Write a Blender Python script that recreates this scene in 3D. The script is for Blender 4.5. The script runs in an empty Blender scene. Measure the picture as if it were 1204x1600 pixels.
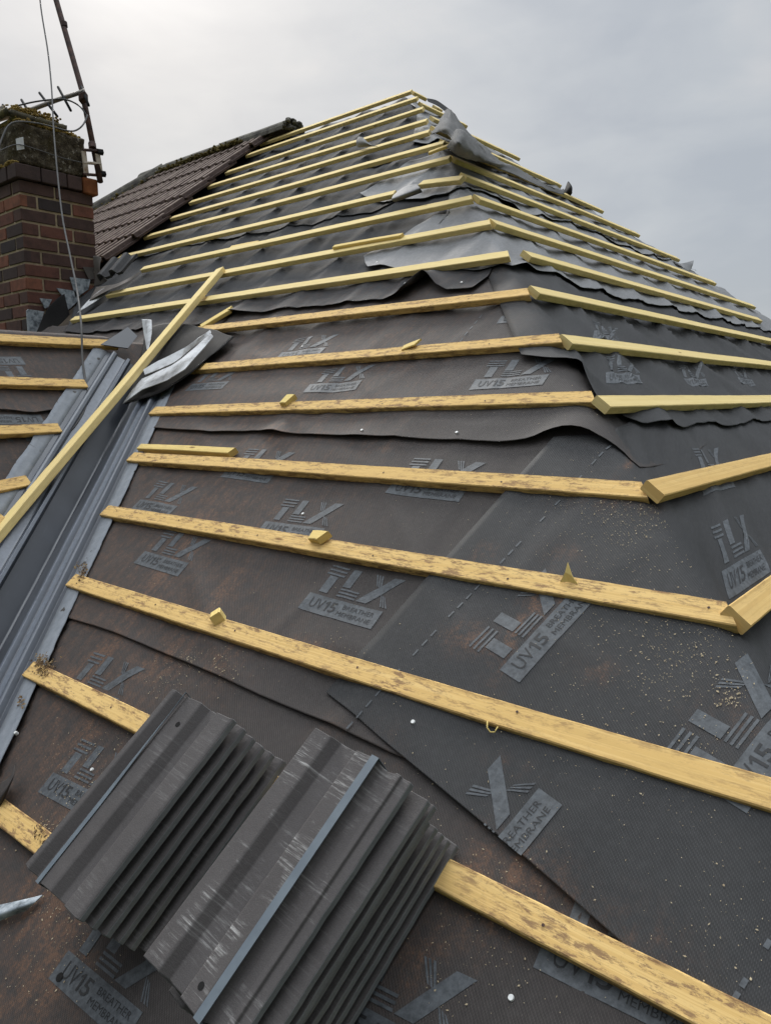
import bpy, bmesh, math, random
from mathutils import Vector as V, Matrix, noise as mn
random.seed(7)
SC = bpy.context.scene
COL = SC.collection
R = math.radians

# ------------------------------------------------------------------ measured camera and roof planes
F_PX, YAW, PIT, ROL = 1179.35, -0.702795, -0.143732, -0.010697
CAM = V((0.353764, -1.37057, 0.40752))
TA = 0.7873
cA = 1/math.hypot(1, TA); sA = TA*cA
TC = 0.993
cC = 1/math.hypot(1, TC); sC = TC*cC
nA = V((0, -sA, cA)); nB = V((sA, 0, cA)); nC = V((sC, 0, cC))
OC = nC.dot(V((-2.49, .1765, .139)))
_f = V((math.sin(YAW)*math.cos(PIT), math.cos(YAW)*math.cos(PIT), math.sin(PIT)))
_r = V((math.cos(YAW), -math.sin(YAW), 0)); _u = _r.cross(_f)
_c, _s = math.cos(ROL), math.sin(ROL)
RX = _r*_c + _u*_s; UX = _u*_c - _r*_s; FX = _f

def ray(px, py): return RX*((px-602)/F_PX) + UX*(-(py-800)/F_PX) + FX
def hit(px, py, n, o=0.0):
    d = ray(px, py); return CAM + d*((o-n.dot(CAM))/n.dot(d))
def A(px, py, h=0.0): return hit(px, py, nA, h)
def B(px, py, h=0.0): return hit(px, py, nB, h)
def Cp(px, py, h=0.0): return hit(px, py, nC, OC+h)
def D(px, py, depth): return CAM + ray(px, py)*depth
def X(px, py, x): return hit(px, py, V((1, 0, 0)), x)
def Y(px, py, y): return hit(px, py, V((0, 1, 0)), y)

PEAKV = 4.46
def uh(v): return -v*cA
def RA(px, py, h=0.0):
    q = A(px, py, h) - nA*h; return (q.x, q.y/cA)
def RB(px, py, h=0.0):
    q = B(px, py, h) - nB*h; v = -q.x/cA
    return (uh(v) + q.y - v*cA, v)
def ringpos(u, v, h=0.0):
    d = u - uh(v)
    n = nA if d <= 0 else nB
    p = V((u, v*cA, v*sA)) if d <= 0 else V((uh(v), v*cA + d, v*sA))
    w = .05
    if abs(d) < w:
        k = (d+w)/(2*w); n = nA.lerp(nB, k).normalized()
        h -= .012*(1-abs(d)/w)**2
    return p + n*h
def cpos(u, v, h=0.0):      # C slope: u along y, v up slope from z = 0
    z = v*sC; return V(((OC - cC*z)/sC, u, z)) + nC*h
def RC(px, py):
    q = Cp(px, py); return (q.y, q.z/sC)

# ------------------------------------------------------------------ object helpers
def tag(o, label=None, cat=None, group=None, kind=None):
    if label: o['label'] = label
    if cat: o['category'] = cat
    if group: o['group'] = group
    if kind: o['kind'] = kind
    elif cat: o['kind'] = 'thing'
    return o
def thing(name, label, cat, loc=(0, 0, 0), group=None):
    o = bpy.data.objects.new(name, None); COL.objects.link(o); o.location = loc
    o.empty_display_size = .1
    return tag(o, label, cat, group)

class MB:
    def __init__(s): s.v = []; s.f = []; s.uv = {}; s.mi = []; s.att = {}; s.sm = False
    def vert(s, p, **kw):
        s.v.append(V(p)); i = len(s.v)-1
        for k, x in kw.items(): s.att.setdefault(k, {})[i] = x
        return i
    def face(s, idx, uv=None, m=0):
        s.f.append(list(idx)); s.mi.append(m)
        if uv: s.uv[len(s.f)-1] = uv
    def box(s, o, ax, ay, az, m=0, uvs=1.0, **kw):
        o = V(o); ax = V(ax); ay = V(ay); az = V(az)
        i = [s.vert(o + ax*a + ay*b + az*c, **kw) for c in (0, 1) for b in (0, 1) for a in (0, 1)]
        X_, Y_, Z_ = ax.length, ay.length, az.length
        flip = ax.cross(ay).dot(az) < 0
        for q, (p, r) in (((0, 2, 3, 1), (Y_, X_)), ((4, 5, 7, 6), (X_, Y_)), ((0, 1, 5, 4), (X_, Z_)), ((2, 6, 7, 3), (Z_, X_)), ((0, 4, 6, 2), (Z_, Y_)), ((1, 3, 7, 5), (Y_, Z_))):
            ids = [i[k] for k in q]; uv = [(0, 0), (p, 0), (p, r), (0, r)]
            if flip: ids.reverse(); uv.reverse()
            s.face(ids, uv, m)
    def tube(s, pts, r, n=8, m=0, cap=True):
        pts = [V(p) for p in pts]; rings = []; L = 0
        up = V((.31, .2, .93))
        for k, p in enumerate(pts):
            t = (pts[min(k+1, len(pts)-1)] - pts[max(k-1, 0)]).normalized()
            a = t.cross(up).normalized(); b = t.cross(a)
            rr = r[k] if isinstance(r, (list, tuple)) else r
            rings.append([s.vert(p + a*(rr*math.cos(6.28318*j/n)) + b*(rr*math.sin(6.28318*j/n))) for j in range(n)])
        for k in range(len(pts)-1):
            l2 = L + (pts[k+1]-pts[k]).length
            for j in range(n):
                s.face([rings[k][j], rings[k+1][j], rings[k+1][(j+1) % n], rings[k][(j+1) % n]],
                       [(L, j/n*.1), (l2, j/n*.1), (l2, (j+1)/n*.1), (L, (j+1)/n*.1)], m)
            L = l2
        if cap:
            s.face(rings[0], None, m); s.face(rings[-1][::-1], None, m)
    def build(s, name, mats, parent=None, smooth=False, loc=None):
        me = bpy.data.meshes.new(name)
        origin = V((0, 0, 0))
        if loc is not None: origin = V(loc)
        elif parent is None and s.v:
            c = sum(s.v, V((0, 0, 0)))/len(s.v); origin = c
        base = V(parent.location) if parent is not None and loc is None else origin
        # parts use the parent's origin
        if parent is not None:
            base = parent_world(parent); 
        me.from_pydata([tuple(p - base) for p in s.v], [], s.f)
        if not isinstance(mats, (list, tuple)): mats = [mats]
        for m in mats: me.materials.append(m)
        me.polygons.foreach_set('material_index', s.mi)
        if s.uv:
            l = me.uv_layers.new(name='UVMap')
            for fi, uv in s.uv.items():
                for k, li in enumerate(me.polygons[fi].loop_indices): l.data[li].uv = uv[k]
        for k, d in s.att.items():
            a = me.attributes.new(k, 'FLOAT', 'POINT')
            for i, x in d.items(): a.data[i].value = x
        if smooth: me.polygons.foreach_set('use_smooth', [True]*len(s.f))
        me.update()
        o = bpy.data.objects.new(name, me); COL.objects.link(o)
        if parent is not None: o.parent = parent
        else: o.location = base
        return o
def parent_world(p):
    w = V(p.location)
    while p.parent is not None:
        p = p.parent; w += V(p.location)
    return w
def bevel(o, w=.003, seg=2, ang=40):
    m = o.modifiers.new('bevel', 'BEVEL'); m.width = w; m.segments = seg; m.limit_method = 'ANGLE'; m.angle_limit = R(ang); return o
def solid(o, t, off=-1):
    m = o.modifiers.new('thick', 'SOLIDIFY'); m.thickness = t; m.offset = off; return o

def crom(P, t):      # Catmull-Rom through a list
    n = len(P)-1; k = min(int(t*n), n-1); f = t*n-k
    a = P[max(k-1, 0)]; b = P[k]; c = P[k+1]; d = P[min(k+2, n)]
    return b + (c-a)*(.5*f) + (a*2 - b*5 + c*4 - d)*(.5*f*f) + (b*3 - a - c*3 + d)*(.5*f*f*f)
def patch(rows, nr=16, nc=24, mb=None, jit=0.0, m=0, seed=0, jf=6):
    mb = mb or MB(); ids = []
    cols = [[crom([V(p) for p in r], j/nc) for j in range(nc+1)] for r in rows]
    for i in range(nr+1):
        row = []
        for j in range(nc+1):
            p = crom([c[j] for c in cols], i/nr)
            if jit: p = p + mn.noise_vector(p*jf + V((seed, 0, 0)))*jit
            row.append(mb.vert(p))
        ids.append(row)
    w = (V(rows[0][-1])-V(rows[0][0])).length; h = (V(rows[-1][0])-V(rows[0][0])).length
    for i in range(nr):
        for j in range(nc):
            mb.face([ids[i][j], ids[i][j+1], ids[i+1][j+1], ids[i+1][j]],
                    [(w*j/nc, h*i/nr), (w*(j+1)/nc, h*i/nr), (w*(j+1)/nc, h*(i+1)/nr), (w*j/nc, h*(i+1)/nr)], m)
    return mb

# ------------------------------------------------------------------ materials
class NT:
    def __init__(s, name):
        s.m = bpy.data.materials.new(name); s.m.use_nodes = True
        s.t = s.m.node_tree; s.b = s.t.nodes['Principled BSDF']; s.l = s.t.links
    def n(s, typ, **kw):
        x = s.t.nodes.new(typ)
        for k, v in kw.items():
            if k.startswith('i_'): x.inputs[k[2:].replace('_', ' ')].default_value = v
            else: setattr(x, k, v)
        return x
    def link(s, a, b): s.l.new(a, b)
    def tex(s, coord='UV', scale=(1, 1, 1), rnd=False):
        tc = s.n('ShaderNodeTexCoord'); mp = s.n('ShaderNodeMapping'); mp.inputs['Scale'].default_value = scale
        s.link(tc.outputs[coord], mp.inputs['Vector'])
        if rnd:
            oi = s.n('ShaderNodeObjectInfo'); mu = s.n('ShaderNodeMath', operation='MULTIPLY'); mu.inputs[1].default_value = 37.0
            s.link(oi.outputs['Random'], mu.inputs[0]); s.link(mu.outputs[0], mp.inputs['Location'])
        return mp.outputs[0]
    def noise(s, vec, scale, detail=4, rough=.55, dist=0):
        x = s.n('ShaderNodeTexNoise'); x.inputs['Scale'].default_value = scale; x.inputs['Detail'].default_value = detail
        x.inputs['Roughness'].default_value = rough; x.inputs['Distortion'].default_value = dist
        s.link(vec, x.inputs['Vector']); return x.outputs['Fac']
    def ramp(s, fac, stops):
        x = s.n('ShaderNodeValToRGB'); e = x.color_ramp.elements
        while len(e) < len(stops): e.new(.5)
        for q, (p, c) in zip(e, stops):
            q.position = p; q.color = (*c, 1) if isinstance(c, (tuple, list)) else (c, c, c, 1)
        s.link(fac, x.inputs[0]); return x.outputs[0]
    def mix(s, fac, a, b, typ='MIX'):
        x = s.n('ShaderNodeMix', data_type='RGBA', blend_type=typ)
        for v, i in ((fac, 0), (a, 6), (b, 7)):
            if hasattr(v, 'links'): s.link(v, x.inputs[i])
            elif i == 0: x.inputs[0].default_value = v
            else: x.inputs[i].default_value = (*v, 1)
        return x.outputs[2]
    def math(s, op, a, b=None):
        x = s.n('ShaderNodeMath', operation=op)
        for v, i in ((a, 0), (b, 1)):
            if v is None: continue
            if hasattr(v, 'links'): s.link(v, x.inputs[i])
            else: x.inputs[i].default_value = v
        return x.outputs[0]
    def attr(s, name):
        x = s.n('ShaderNodeAttribute', attribute_name=name); return x.outputs['Fac']
    def bump(s, h, strength=.3, dist=.002):
        x = s.n('ShaderNodeBump'); x.inputs['Strength'].default_value = strength; x.inputs['Distance'].default_value = dist
        s.link(h, x.inputs['Height']); s.link(x.outputs[0], s.b.inputs['Normal'])
    def out(s, col, rough=.6, spec=.5, metal=0.0):
        for v, k in ((col, 'Base Color'), (rough, 'Roughness'), (spec, 'Specular IOR Level'), (metal, 'Metallic')):
            if hasattr(v, 'links'): s.link(v, s.b.inputs[k])
            elif k == 'Base Color': s.b.inputs[k].default_value = (*v, 1)
            else: s.b.inputs[k].default_value = v
        return s.m

def mat_membrane(name, base, base2, dirt=(.14, .080, .052), rough=.7, spec=.22, weave=1.0, uvscale=1.0):
    s = NT(name); uv = s.tex('UV')
    big = s.noise(uv, 2.3, 5); fine = s.noise(uv, 60, 4, .7)
    c = s.mix(s.ramp(big, [(.35, 0.0), (.68, 1.0)]), base, base2)
    # woven rib texture
    w1 = s.n('ShaderNodeTexWave', wave_type='BANDS', bands_direction='DIAGONAL'); w1.inputs['Scale'].default_value = 95; w1.inputs['Distortion'].default_value = 1.2
    s.link(uv, w1.inputs['Vector'])
    w2 = s.n('ShaderNodeTexWave', wave_type='BANDS', bands_direction='X'); w2.inputs['Scale'].default_value = 120; w2.inputs['Distortion'].default_value = 1.0
    s.link(uv, w2.inputs['Vector'])
    wv = s.math('MULTIPLY', w1.outputs['Fac'], w2.outputs['Fac'])
    c = s.mix(s.math('MULTIPLY', wv, .5*weave), c, tuple(x*1.8 for x in base2))
    c = s.mix(s.math('MULTIPLY', s.ramp(fine, [(.45, 0.0), (.75, 1.0)]), .25), c, tuple(x*1.9 for x in base2))
    # settled dust (attribute painted per patch of dirt, broken up by noise)
    streak = s.noise(s.tex('UV', (26, 5, 1)), 2.0, 6, .65)
    spk = s.noise(uv, 95, 3, .8)
    d = s.attr('dirt')
    st_ = s.ramp(streak, [(.38, .15), (.62, 1.0)]); sk_ = s.ramp(s.noise(uv, 150, 5, .75), [(.45, 0.0), (.60, 1.0)])
    cl_ = s.ramp(s.noise(uv, 28, 5, .7), [(.36, 0.0), (.60, 1.0)])
    dm = s.math('MULTIPLY', s.math('MULTIPLY', d, st_), s.math('MULTIPLY', s.math('ADD', s.math('MULTIPLY', sk_, .75), .25), cl_))
    dm = s.math('MINIMUM', s.math('MULTIPLY', dm, 1.9), .85)
    c = s.mix(dm, c, dirt)
    # scattered pale specks
    sp = s.ramp(s.noise(uv, 210, 2, .6), [(.735, 0.0), (.76, 1.0)])
    c = s.mix(s.math('MULTIPLY', sp, .5), c, (.22, .19, .15))
    s.bump(s.math('ADD', s.math('MULTIPLY', wv, 1.0), s.math('MULTIPLY', fine, .6)), .35, .0015)
    return s.out(c, rough, spec)

def mat_timber(name, top=(.71, .485, .195), dark=(.55, .34, .115), green=(.63, .415, .15), stain=1.0):
    s = NT(name); uv = s.tex('UV', (1, 1, 1), True)
    gr = s.noise(s.tex('UV', (.9, 210, 1), True), 1.0, 4, .55, .9)
    gr2 = s.noise(s.tex('UV', (2.5, 520, 1), True), 1.0, 3, .6)
    lo = s.noise(s.tex('UV', (2.4, 9, 1), True), 1.0, 3)
    c = s.mix(s.math('MULTIPLY', s.ramp(gr, [(.46, 1.0), (.56, 0.0)]), .55), top, dark)
    c = s.mix(s.math('MULTIPLY', s.ramp(lo, [(.42, 0.0), (.62, 1.0)]), .5), c, green)
    c = s.mix(s.math('MULTIPLY', s.ramp(gr2, [(.60, 0.0), (.72, 1.0)]), .22), c, tuple(x*.6 for x in dark))
    # knots
    v = s.n('ShaderNodeTexVoronoi', feature='F1'); v.inputs['Scale'].default_value = 1.0
    s.link(s.tex('UV', (3.4, 13, 1), True), v.inputs['Vector'])
    kn = s.ramp(v.outputs['Distance'], [(.03, 1.0), (.075, 0.0)])
    c = s.mix(s.math('MULTIPLY', kn, .8), c, (.15, .065, .022))
    # rubbed-in dirt, attribute driven
    st = s.attr('stain')
    n1 = s.noise(s.tex('UV', (20, 75, 1), True), 1.0, 8, .82)
    m = s.math('MULTIPLY', st, s.ramp(n1, [(.50, 0.0), (.60, 1.0)]))
    c = s.mix(s.math('MINIMUM', m, .78), c, (.17, .095, .06))
    ed = s.attr('edge')
    n2 = s.noise(s.tex('UV', (14, 60, 1), True), 1.0, 5, .7)
    c = s.mix(s.math('MINIMUM', s.math('MULTIPLY', ed, s.ramp(n2, [(.46, 0.0), (.58, 1.0)])), .8), c, (.15, .08, .04))
    s.bump(s.math('ADD', gr, s.math('MULTIPLY', n1, .4)), .3, .0008)
    return s.out(c, .8, .15)

def mat_simple(name, cols, scale=8, rough=.7, spec=.4, metal=0.0, coord='Object', bump=.25, bd=.002, detail=6, stops=(.35, .65), rnd=False):
    s = NT(name); uv = s.tex(coord, rnd=rnd); f = s.noise(uv, scale, detail, .65)
    n = len(cols)
    c = s.ramp(f, [(stops[0]+(stops[1]-stops[0])*i/max(1, n-1), cols[i]) for i in range(n)])
    if bump: s.bump(s.noise(uv, scale*6, 4, .7), bump, bd)
    return s.out(c, rough, spec, metal)

M = {}
M['mem_brown'] = mat_membrane('membrane_brown_black', (.036, .0315, .0295), (.050, .0435, .0405))
M['mem_grey'] = mat_membrane('membrane_grey_black', (.0285, .0282, .0284), (.039, .0386, .0388))
M['mem_upper'] = mat_membrane('membrane_weathered', (.029, .0292, .0305), (.042, .0425, .0445), rough=.75, spec=.16, weave=.5)
M['mem_light'] = mat_membrane('membrane_pale_reverse', (.15, .15, .152), (.215, .215, .217), rough=.7, spec=.25, weave=.35)
M['mem_flap'] = mat_membrane('membrane_weathered_flap', (.085, .083, .080), (.15, .148, .146), rough=.85, spec=.15, weave=.3)
M['mem_black'] = mat_membrane('membrane_black', (.010, .009, .009), (.016, .015, .014), rough=.75, spec=.15, weave=.3)
M['timber'] = mat_timber('treated_softwood')
M['timber_far'] = mat_timber('treated_softwood_clean', (.76, .60, .285), (.65, .48, .19), (.71, .56, .235))
M['timber_offcut'] = mat_timber('fresh_offcut', (.74, .55, .21), (.60, .42, .14), (.66, .53, .18))
s = NT('print_grey'); uv = s.tex('UV')
M['print'] = s.out(s.ramp(s.noise(s.tex('Object'), 70, 6, .75), [(.36, (.040, .044, .048)), (.62, (.088, .096, .104))]), .6, .4)
M['letter'] = mat_simple('print_lettering', [(.014, .014, .015), (.021, .021, .022)], 90, .65, bump=0)
M['white_underside'] = mat_simple('pale_lead_underside', [(.36, .355, .355), (.58, .585, .59), (.68, .685, .69)], 14, .85, .2, bump=.2)
s = NT('grp_valley'); uv = s.tex('UV')
n1 = s.noise(s.tex('UV', (2, 40, 1)), 1.0, 5, .7); n2 = s.noise(uv, 45, 4, .7)
c = s.ramp(s.noise(uv, 5, 5), [(.3, (.024, .027, .034)), (.7, (.040, .045, .055))])
c = s.mix(s.math('MULTIPLY', s.attr('scuff'), s.ramp(n2, [(.25, .6), (.6, 1.0)])), c, (.15, .168, .20))  # ribs and channels tinted paler than the central V
c = s.mix(s.math('MULTIPLY', s.ramp(n1, [(.60, 0.0), (.72, 1.0)]), .35), c, (.16, .17, .19))
s.bump(n2, .12, .001)
M['grp'] = s.out(c, .34, .5)
s = NT('grp_sanded_flange'); uv = s.tex('UV')
c = s.ramp(s.noise(uv, 30, 5, .7), [(.3, (.15, .165, .185)), (.7, (.22, .235, .255))])
c = s.mix(s.ramp(s.noise(uv, 22, 3, .5), [(.66, 0.0), (.70, 1.0)]), c, (.04, .035, .03))
s.bump(s.noise(uv, 300, 3, .7), .3, .001)
M['grp_flange'] = s.out(c, .7, .4)
def mat_tile(name, a, b, scuff=.6):
    s = NT(name); ob = s.tex('Object'); uv = s.tex('UV', (1, 1, 1), True)
    c = s.ramp(s.noise(ob, 7, 6, .6), [(.3, a), (.7, b)])
    gr = s.noise(uv, 420, 3, .7)
    c = s.mix(s.math('MULTIPLY', s.ramp(gr, [(.5, 0.0), (.75, 1.0)]), .35), c, tuple(x*1.7 for x in b))
    sc = s.attr('scuff')
    stn = s.noise(s.tex('UV', (12, 190, 1), True), 1.0, 5, .75); pat = s.noise(uv, 11, 4, .6)
    m = s.math('MULTIPLY', sc, s.math('MULTIPLY', s.ramp(stn, [(.5, 0.0), (.66, 1.0)]), s.ramp(pat, [(.48, 0.0), (.60, 1.0)])))
    m = s.math('MAXIMUM', m, s.math('MULTIPLY', sc, s.ramp(s.noise(uv, 34, 7, .8), [(.64, 0.0), (.72, .8)])))
    c = s.mix(s.math('MULTIPLY', m, scuff), c, (.36, .35, .335))
    s.bump(s.math('ADD', gr, s.noise(uv, 130, 3)), .5, .0012)
    return s.out(c, .8, .3)
M['tile'] = mat_tile('dark_concrete_tile', (.062, .0555, .0535), (.082, .074, .0715))
M['tile_edge'] = mat_tile('concrete_tile_edge', (.115, .122, .122), (.16, .166, .164), .2)
M['strap'] = mat_simple('packing_strap', [(.085, .105, .125), (.12, .145, .165)], 14, .45, .5, bump=.05)
s = NT('old_brown_tile'); ob = s.tex('Object', rnd=True)
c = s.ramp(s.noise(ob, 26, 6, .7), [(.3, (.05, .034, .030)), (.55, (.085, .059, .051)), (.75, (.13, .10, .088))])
c = s.mix(s.math('MULTIPLY', s.attr('scuff'), s.ramp(s.noise(ob, 15, 6, .7), [(.35, .25), (.62, .95)])), c, (.30, .235, .195))  # lit look of the rib tops painted in, paler than the flanks
s.bump(s.noise(ob, 90, 4, .7), .4, .003)
M['old_tile'] = s.out(c, .9, .2)
M['old_tile_dark'] = mat_simple('wet_dark_tile', [(.022, .021, .022), (.042, .040, .040)], 20, .6, .4)
M['ridge'] = mat_simple('weathered_ridge_tile', [(.05, .045, .04), (.10, .092, .078), (.16, .15, .12)], 14, .9, .2, bump=.6, bd=.006)
M['moss'] = mat_simple('moss', [(.045, .036, .014), (.12, .095, .032), (.20, .15, .06)], 30, .95, .1, bump=.8, bd=.01)
M['moss_gold'] = mat_simple('ochre_moss', [(.16, .11, .035), (.32, .22, .07), (.42, .31, .11)], 24, .95, .1, bump=.8, bd=.01)
M['mortar'] = mat_simple('lime_mortar', [(.30, .235, .155), (.46, .37, .25)], 18, .95, .1, bump=.5, bd=.004)
s = NT('stock_brick'); ob = s.tex('Object')
r = s.attr('tone')
c = s.ramp(r, [(0.0, (.055, .044, .044)), (.35, (.105, .060, .050)), (.62, (.18, .075, .054)), (1.0, (.25, .105, .066))])
c = s.mix(s.math('MULTIPLY', s.ramp(s.noise(ob, 16, 7, .75), [(.44, 0.0), (.72, 1.0)]), .65), c, (.036, .028, .025))
c = s.mix(s.math('MULTIPLY', s.ramp(s.noise(ob, 40, 5, .7), [(.62, 0.0), (.74, 1.0)]), .35), c, (.17, .13, .105))
s.bump(s.noise(ob, 90, 5, .7), .6, .004)
M['brick'] = s.out(c, .92, .2)
s = NT('roughcast_render'); ob = s.tex('Object')
f = s.noise(ob, 17, 9, .82)
c = s.ramp(f, [(.36, (.028, .022, .017)), (.5, (.085, .068, .047)), (.64, (.19, .162, .118))])
c = s.mix(s.ramp(s.noise(ob, 26, 4, .7), [(.60, 0.0), (.64, 1.0)]), c, (.34, .31, .26))
c = s.mix(s.math('MULTIPLY', s.ramp(s.noise(ob, 5, 4, .6), [(.52, 0.0), (.7, 1.0)]), .7), c, (.06, .046, .014))
s.bump(s.noise(ob, 34, 6, .75), 1.0, .03)
M['render'] = s.out(c, .95, .1)
M['terracotta'] = mat_simple('orange_brick', [(.16, .055, .022), (.27, .105, .042)], 12, .9, .2, bump=.4)
M['stone'] = mat_simple('cap_slab', [(.06, .052, .036), (.11, .098, .07), (.17, .14, .07)], 11, .9, .2, bump=.7, bd=.008)
M['rust'] = mat_simple('rusty_steel', [(.030, .016, .014), (.055, .028, .022), (.10, .05, .035)], 18, .7, .4, .2)
M['alu'] = mat_simple('weathered_aluminium', [(.12, .10, .085), (.22, .20, .17)], 16, .55, .5, .5)
M['black_plastic'] = mat_simple('black_metal', [(.011, .011, .012), (.02, .02, .021)], 20, .85, .15)
M['cream_metal'] = mat_simple('flaking_cream_paint', [(.20, .13, .08), (.42, .36, .29), (.50, .44, .37)], 18, .7, .3)
M['cable'] = mat_simple('grey_cable', [(.065, .062, .06), (.10, .096, .093)], 20, .7, bump=0)
M['cable_dark'] = mat_simple('dark_cable', [(.03, .03, .032), (.05, .05, .053)], 20, .6, bump=0)
M['white'] = mat_simple('white_plate', [(.55, .56, .57), (.72, .73, .74)], 18, .5, .4, bump=.05)
M['lead'] = mat_simple('mottled_lead', [(.11, .125, .14), (.30, .335, .36), (.46, .49, .51)], 26, .6, .4, bump=.25, stops=(.36, .62))
M['lead_dark'] = mat_simple('dull_lead', [(.085, .075, .066), (.14, .12, .105)], 12, .7, .3)
M['galv'] = mat_simple('galvanised_nail', [(.58, .58, .56), (.72, .72, .70)], 60, .5, .5, .1, bump=0)
M['sawdust'] = mat_simple('sawdust', [(.26, .20, .125), (.48, .40, .27)], 40, .9, .1, bump=0)
M['debris'] = mat_simple('leaf_debris', [(.06, .035, .02), (.15, .095, .05), (.36, .27, .15)], 60, .95, .1, bump=.3)
M['grass'] = mat_simple('grass', [(.028, .045, .012), (.05, .08, .022), (.085, .10, .035)], .6, .95, .1, bump=.4, bd=.05)
M['wallbrick'] = mat_simple('house_brick', [(.14, .06, .04), (.24, .11, .07)], 9, .9, .2)
M['deck'] = mat_simple('roof_boarding', [(.05, .038, .028), (.09, .07, .05)], 6, .9, .2)

# ------------------------------------------------------------------ membrane surface
def wob(u, v, s, q): return mn.noise(V((u*s, v*s, q)))
def field_A(u, v):
    k = min(max((v-.7)/1.3, 0), 1)
    k0 = .35 + .65*k
    raft = abs(math.sin(math.pi*(u+.18+.05*wob(u, v, .8, 3))/.42))**.55     # 0 on a rafter, 1 between
    h = -.026*k*raft
    h += k0*(.007*mn.noise(V((u*8, v*.9, 2.2))) + .005*mn.noise(V((u*17+v*4, v*2.6, 5.))))
    h += .0045*wob(u, v, 2.2, 1.) + .0025*wob(u, v, 6.5, 4.) + (1-k)*(.007*wob(u, v, 1.5, 7.) + .010*(1-abs(mn.noise(V((u*2.2+v*2.1, v*1.1-u*.4, 51.)))))**8 + .008*(1-abs(mn.noise(V((u*3.1-v*1.2, v*1.4, 54.)))))**9)
    dh = u - uh(v)
    if dh > -.9 and v > 1.2: h += .010*(1+dh/.9)*mn.noise(V((u*9+v*6, (v-u*.5)*1.6, 31.)))
    h += .0022*mn.noise(V((u*26, v*5, 14.)))
    if h > .003: h = .003 + (h-.003)*.3
    return h - .004*k0
def field_B(u, v, d):
    raft = abs(math.sin(math.pi*(d+.1)/.42))**.7
    k = .6 + .4*min(max((v-.2)/.8, 0), 1)
    h = -.019*k*raft + .005*mn.noise(V((d*7, v*1.3, 8.))) + .005*mn.noise(V((d*4+v*5, v*3, 9.))) + .004*wob(d, v, 2.5, 11.) + .004*mn.noise(V((d*15-v*9, v*4, 6.))) + min(1, max(.15, (v-.1)/.6))*(1+.25*min(1, max(0, (v-.6)/.3))-.5*min(1, max(0, (v-1.3)/.15)))*(.014*(1-abs(mn.noise(V((d*3.2+v*2.6, v*.7, 41.)))))**7 + .008*(1-abs(mn.noise(V((d*5.+v*1.0, v*.9+d*.6, 44.)))))**8 - .005)
    return h - .004
def field(u, v):
    d = u - uh(v)
    a = field_A(u, v) if d < .08 else 0
    b = field_B(u, v, d) if d > -.08 else 0
    if d <= -.08: return a
    if d >= .08: return b
    k = (d+.08)/.16; k = k*k*(3-2*k); return a*(1-k) + b*k
def field_C(u, v): return -.006 + .006*wob(u, v, 2.4, 21.) + .003*mn.noise(V((u*3, v*12, 22.)))

# dirt blobs in photo pixels on the front slope: x, y, radius along u, radius along v, strength
DIRT = []
for x, y, ru, rv, k in [(820, 985, .025, .12, 1.25), (735, 1005, .05, .035, 1.2), (880, 955, .02, .07, .6), (930, 1055, .035, .025, .8), (800, 1200, .05, .02, .25),
                        (265, 890, .035, .13, 1.1), (345, 930, .03, .11, .9), (140, 1050, .04, .12, 1.0), (170, 1010, .03, .08, .8), (250, 1040, .06, .07, 1.0),
                        (350, 1040, .06, .05, .8), (120, 1160, .06, .10, .7), (330, 800, .05, .10, .7), (250, 790, .04, .09, .8), (420, 690, .04, .07, .9), (280, 700, .05, .06, .6),
                        (120, 1250, .05, .08, .9), (110, 1410, .09, .05, 1.1), (60, 1400, .08, .05, .9), (90, 1470, .12, .07, .8), (40, 1550, .12, .08, .8),
                        (760, 1350, .06, .05, .75), (820, 1370, .05, .05, .7), (850, 1420, .05, .05, .6), (750, 1430, .05, .06, .6), (640, 1500, .05, .06, .7), (510, 1140, .04, .03, .6),
                        (980, 730, .008, .06, .9), (760, 870, .03, .03, .6), (950, 790, .12, .03, .45), (880, 870, .05, .03, .4), (1150, 1130, .07, .05, .35), (480, 1010, .09, .03, .5),
                        (330, 590, .10, .10, .5), (400, 560, .10, .10, .4), (600, 700, .05, .03, .3), (1000, 1480, .08, .06, .25), (560, 1240, .05, .1, .6)]:
    DIRT.append((*RA(x, y), ru, rv, k))
def dirt_at(u, v):
    d = 0
    for a, b, ru, rv, k in DIRT:
        q = ((u-a)/ru)**2 + ((v-b)/rv)**2
        if q < 7: d += k*math.exp(-q)
    if u < -.8:
        d += .55*min(1, (-.8-u)/.7)*(1 if v < 1.0 else max(0, 1-(v-1)/.7))
    return d

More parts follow.
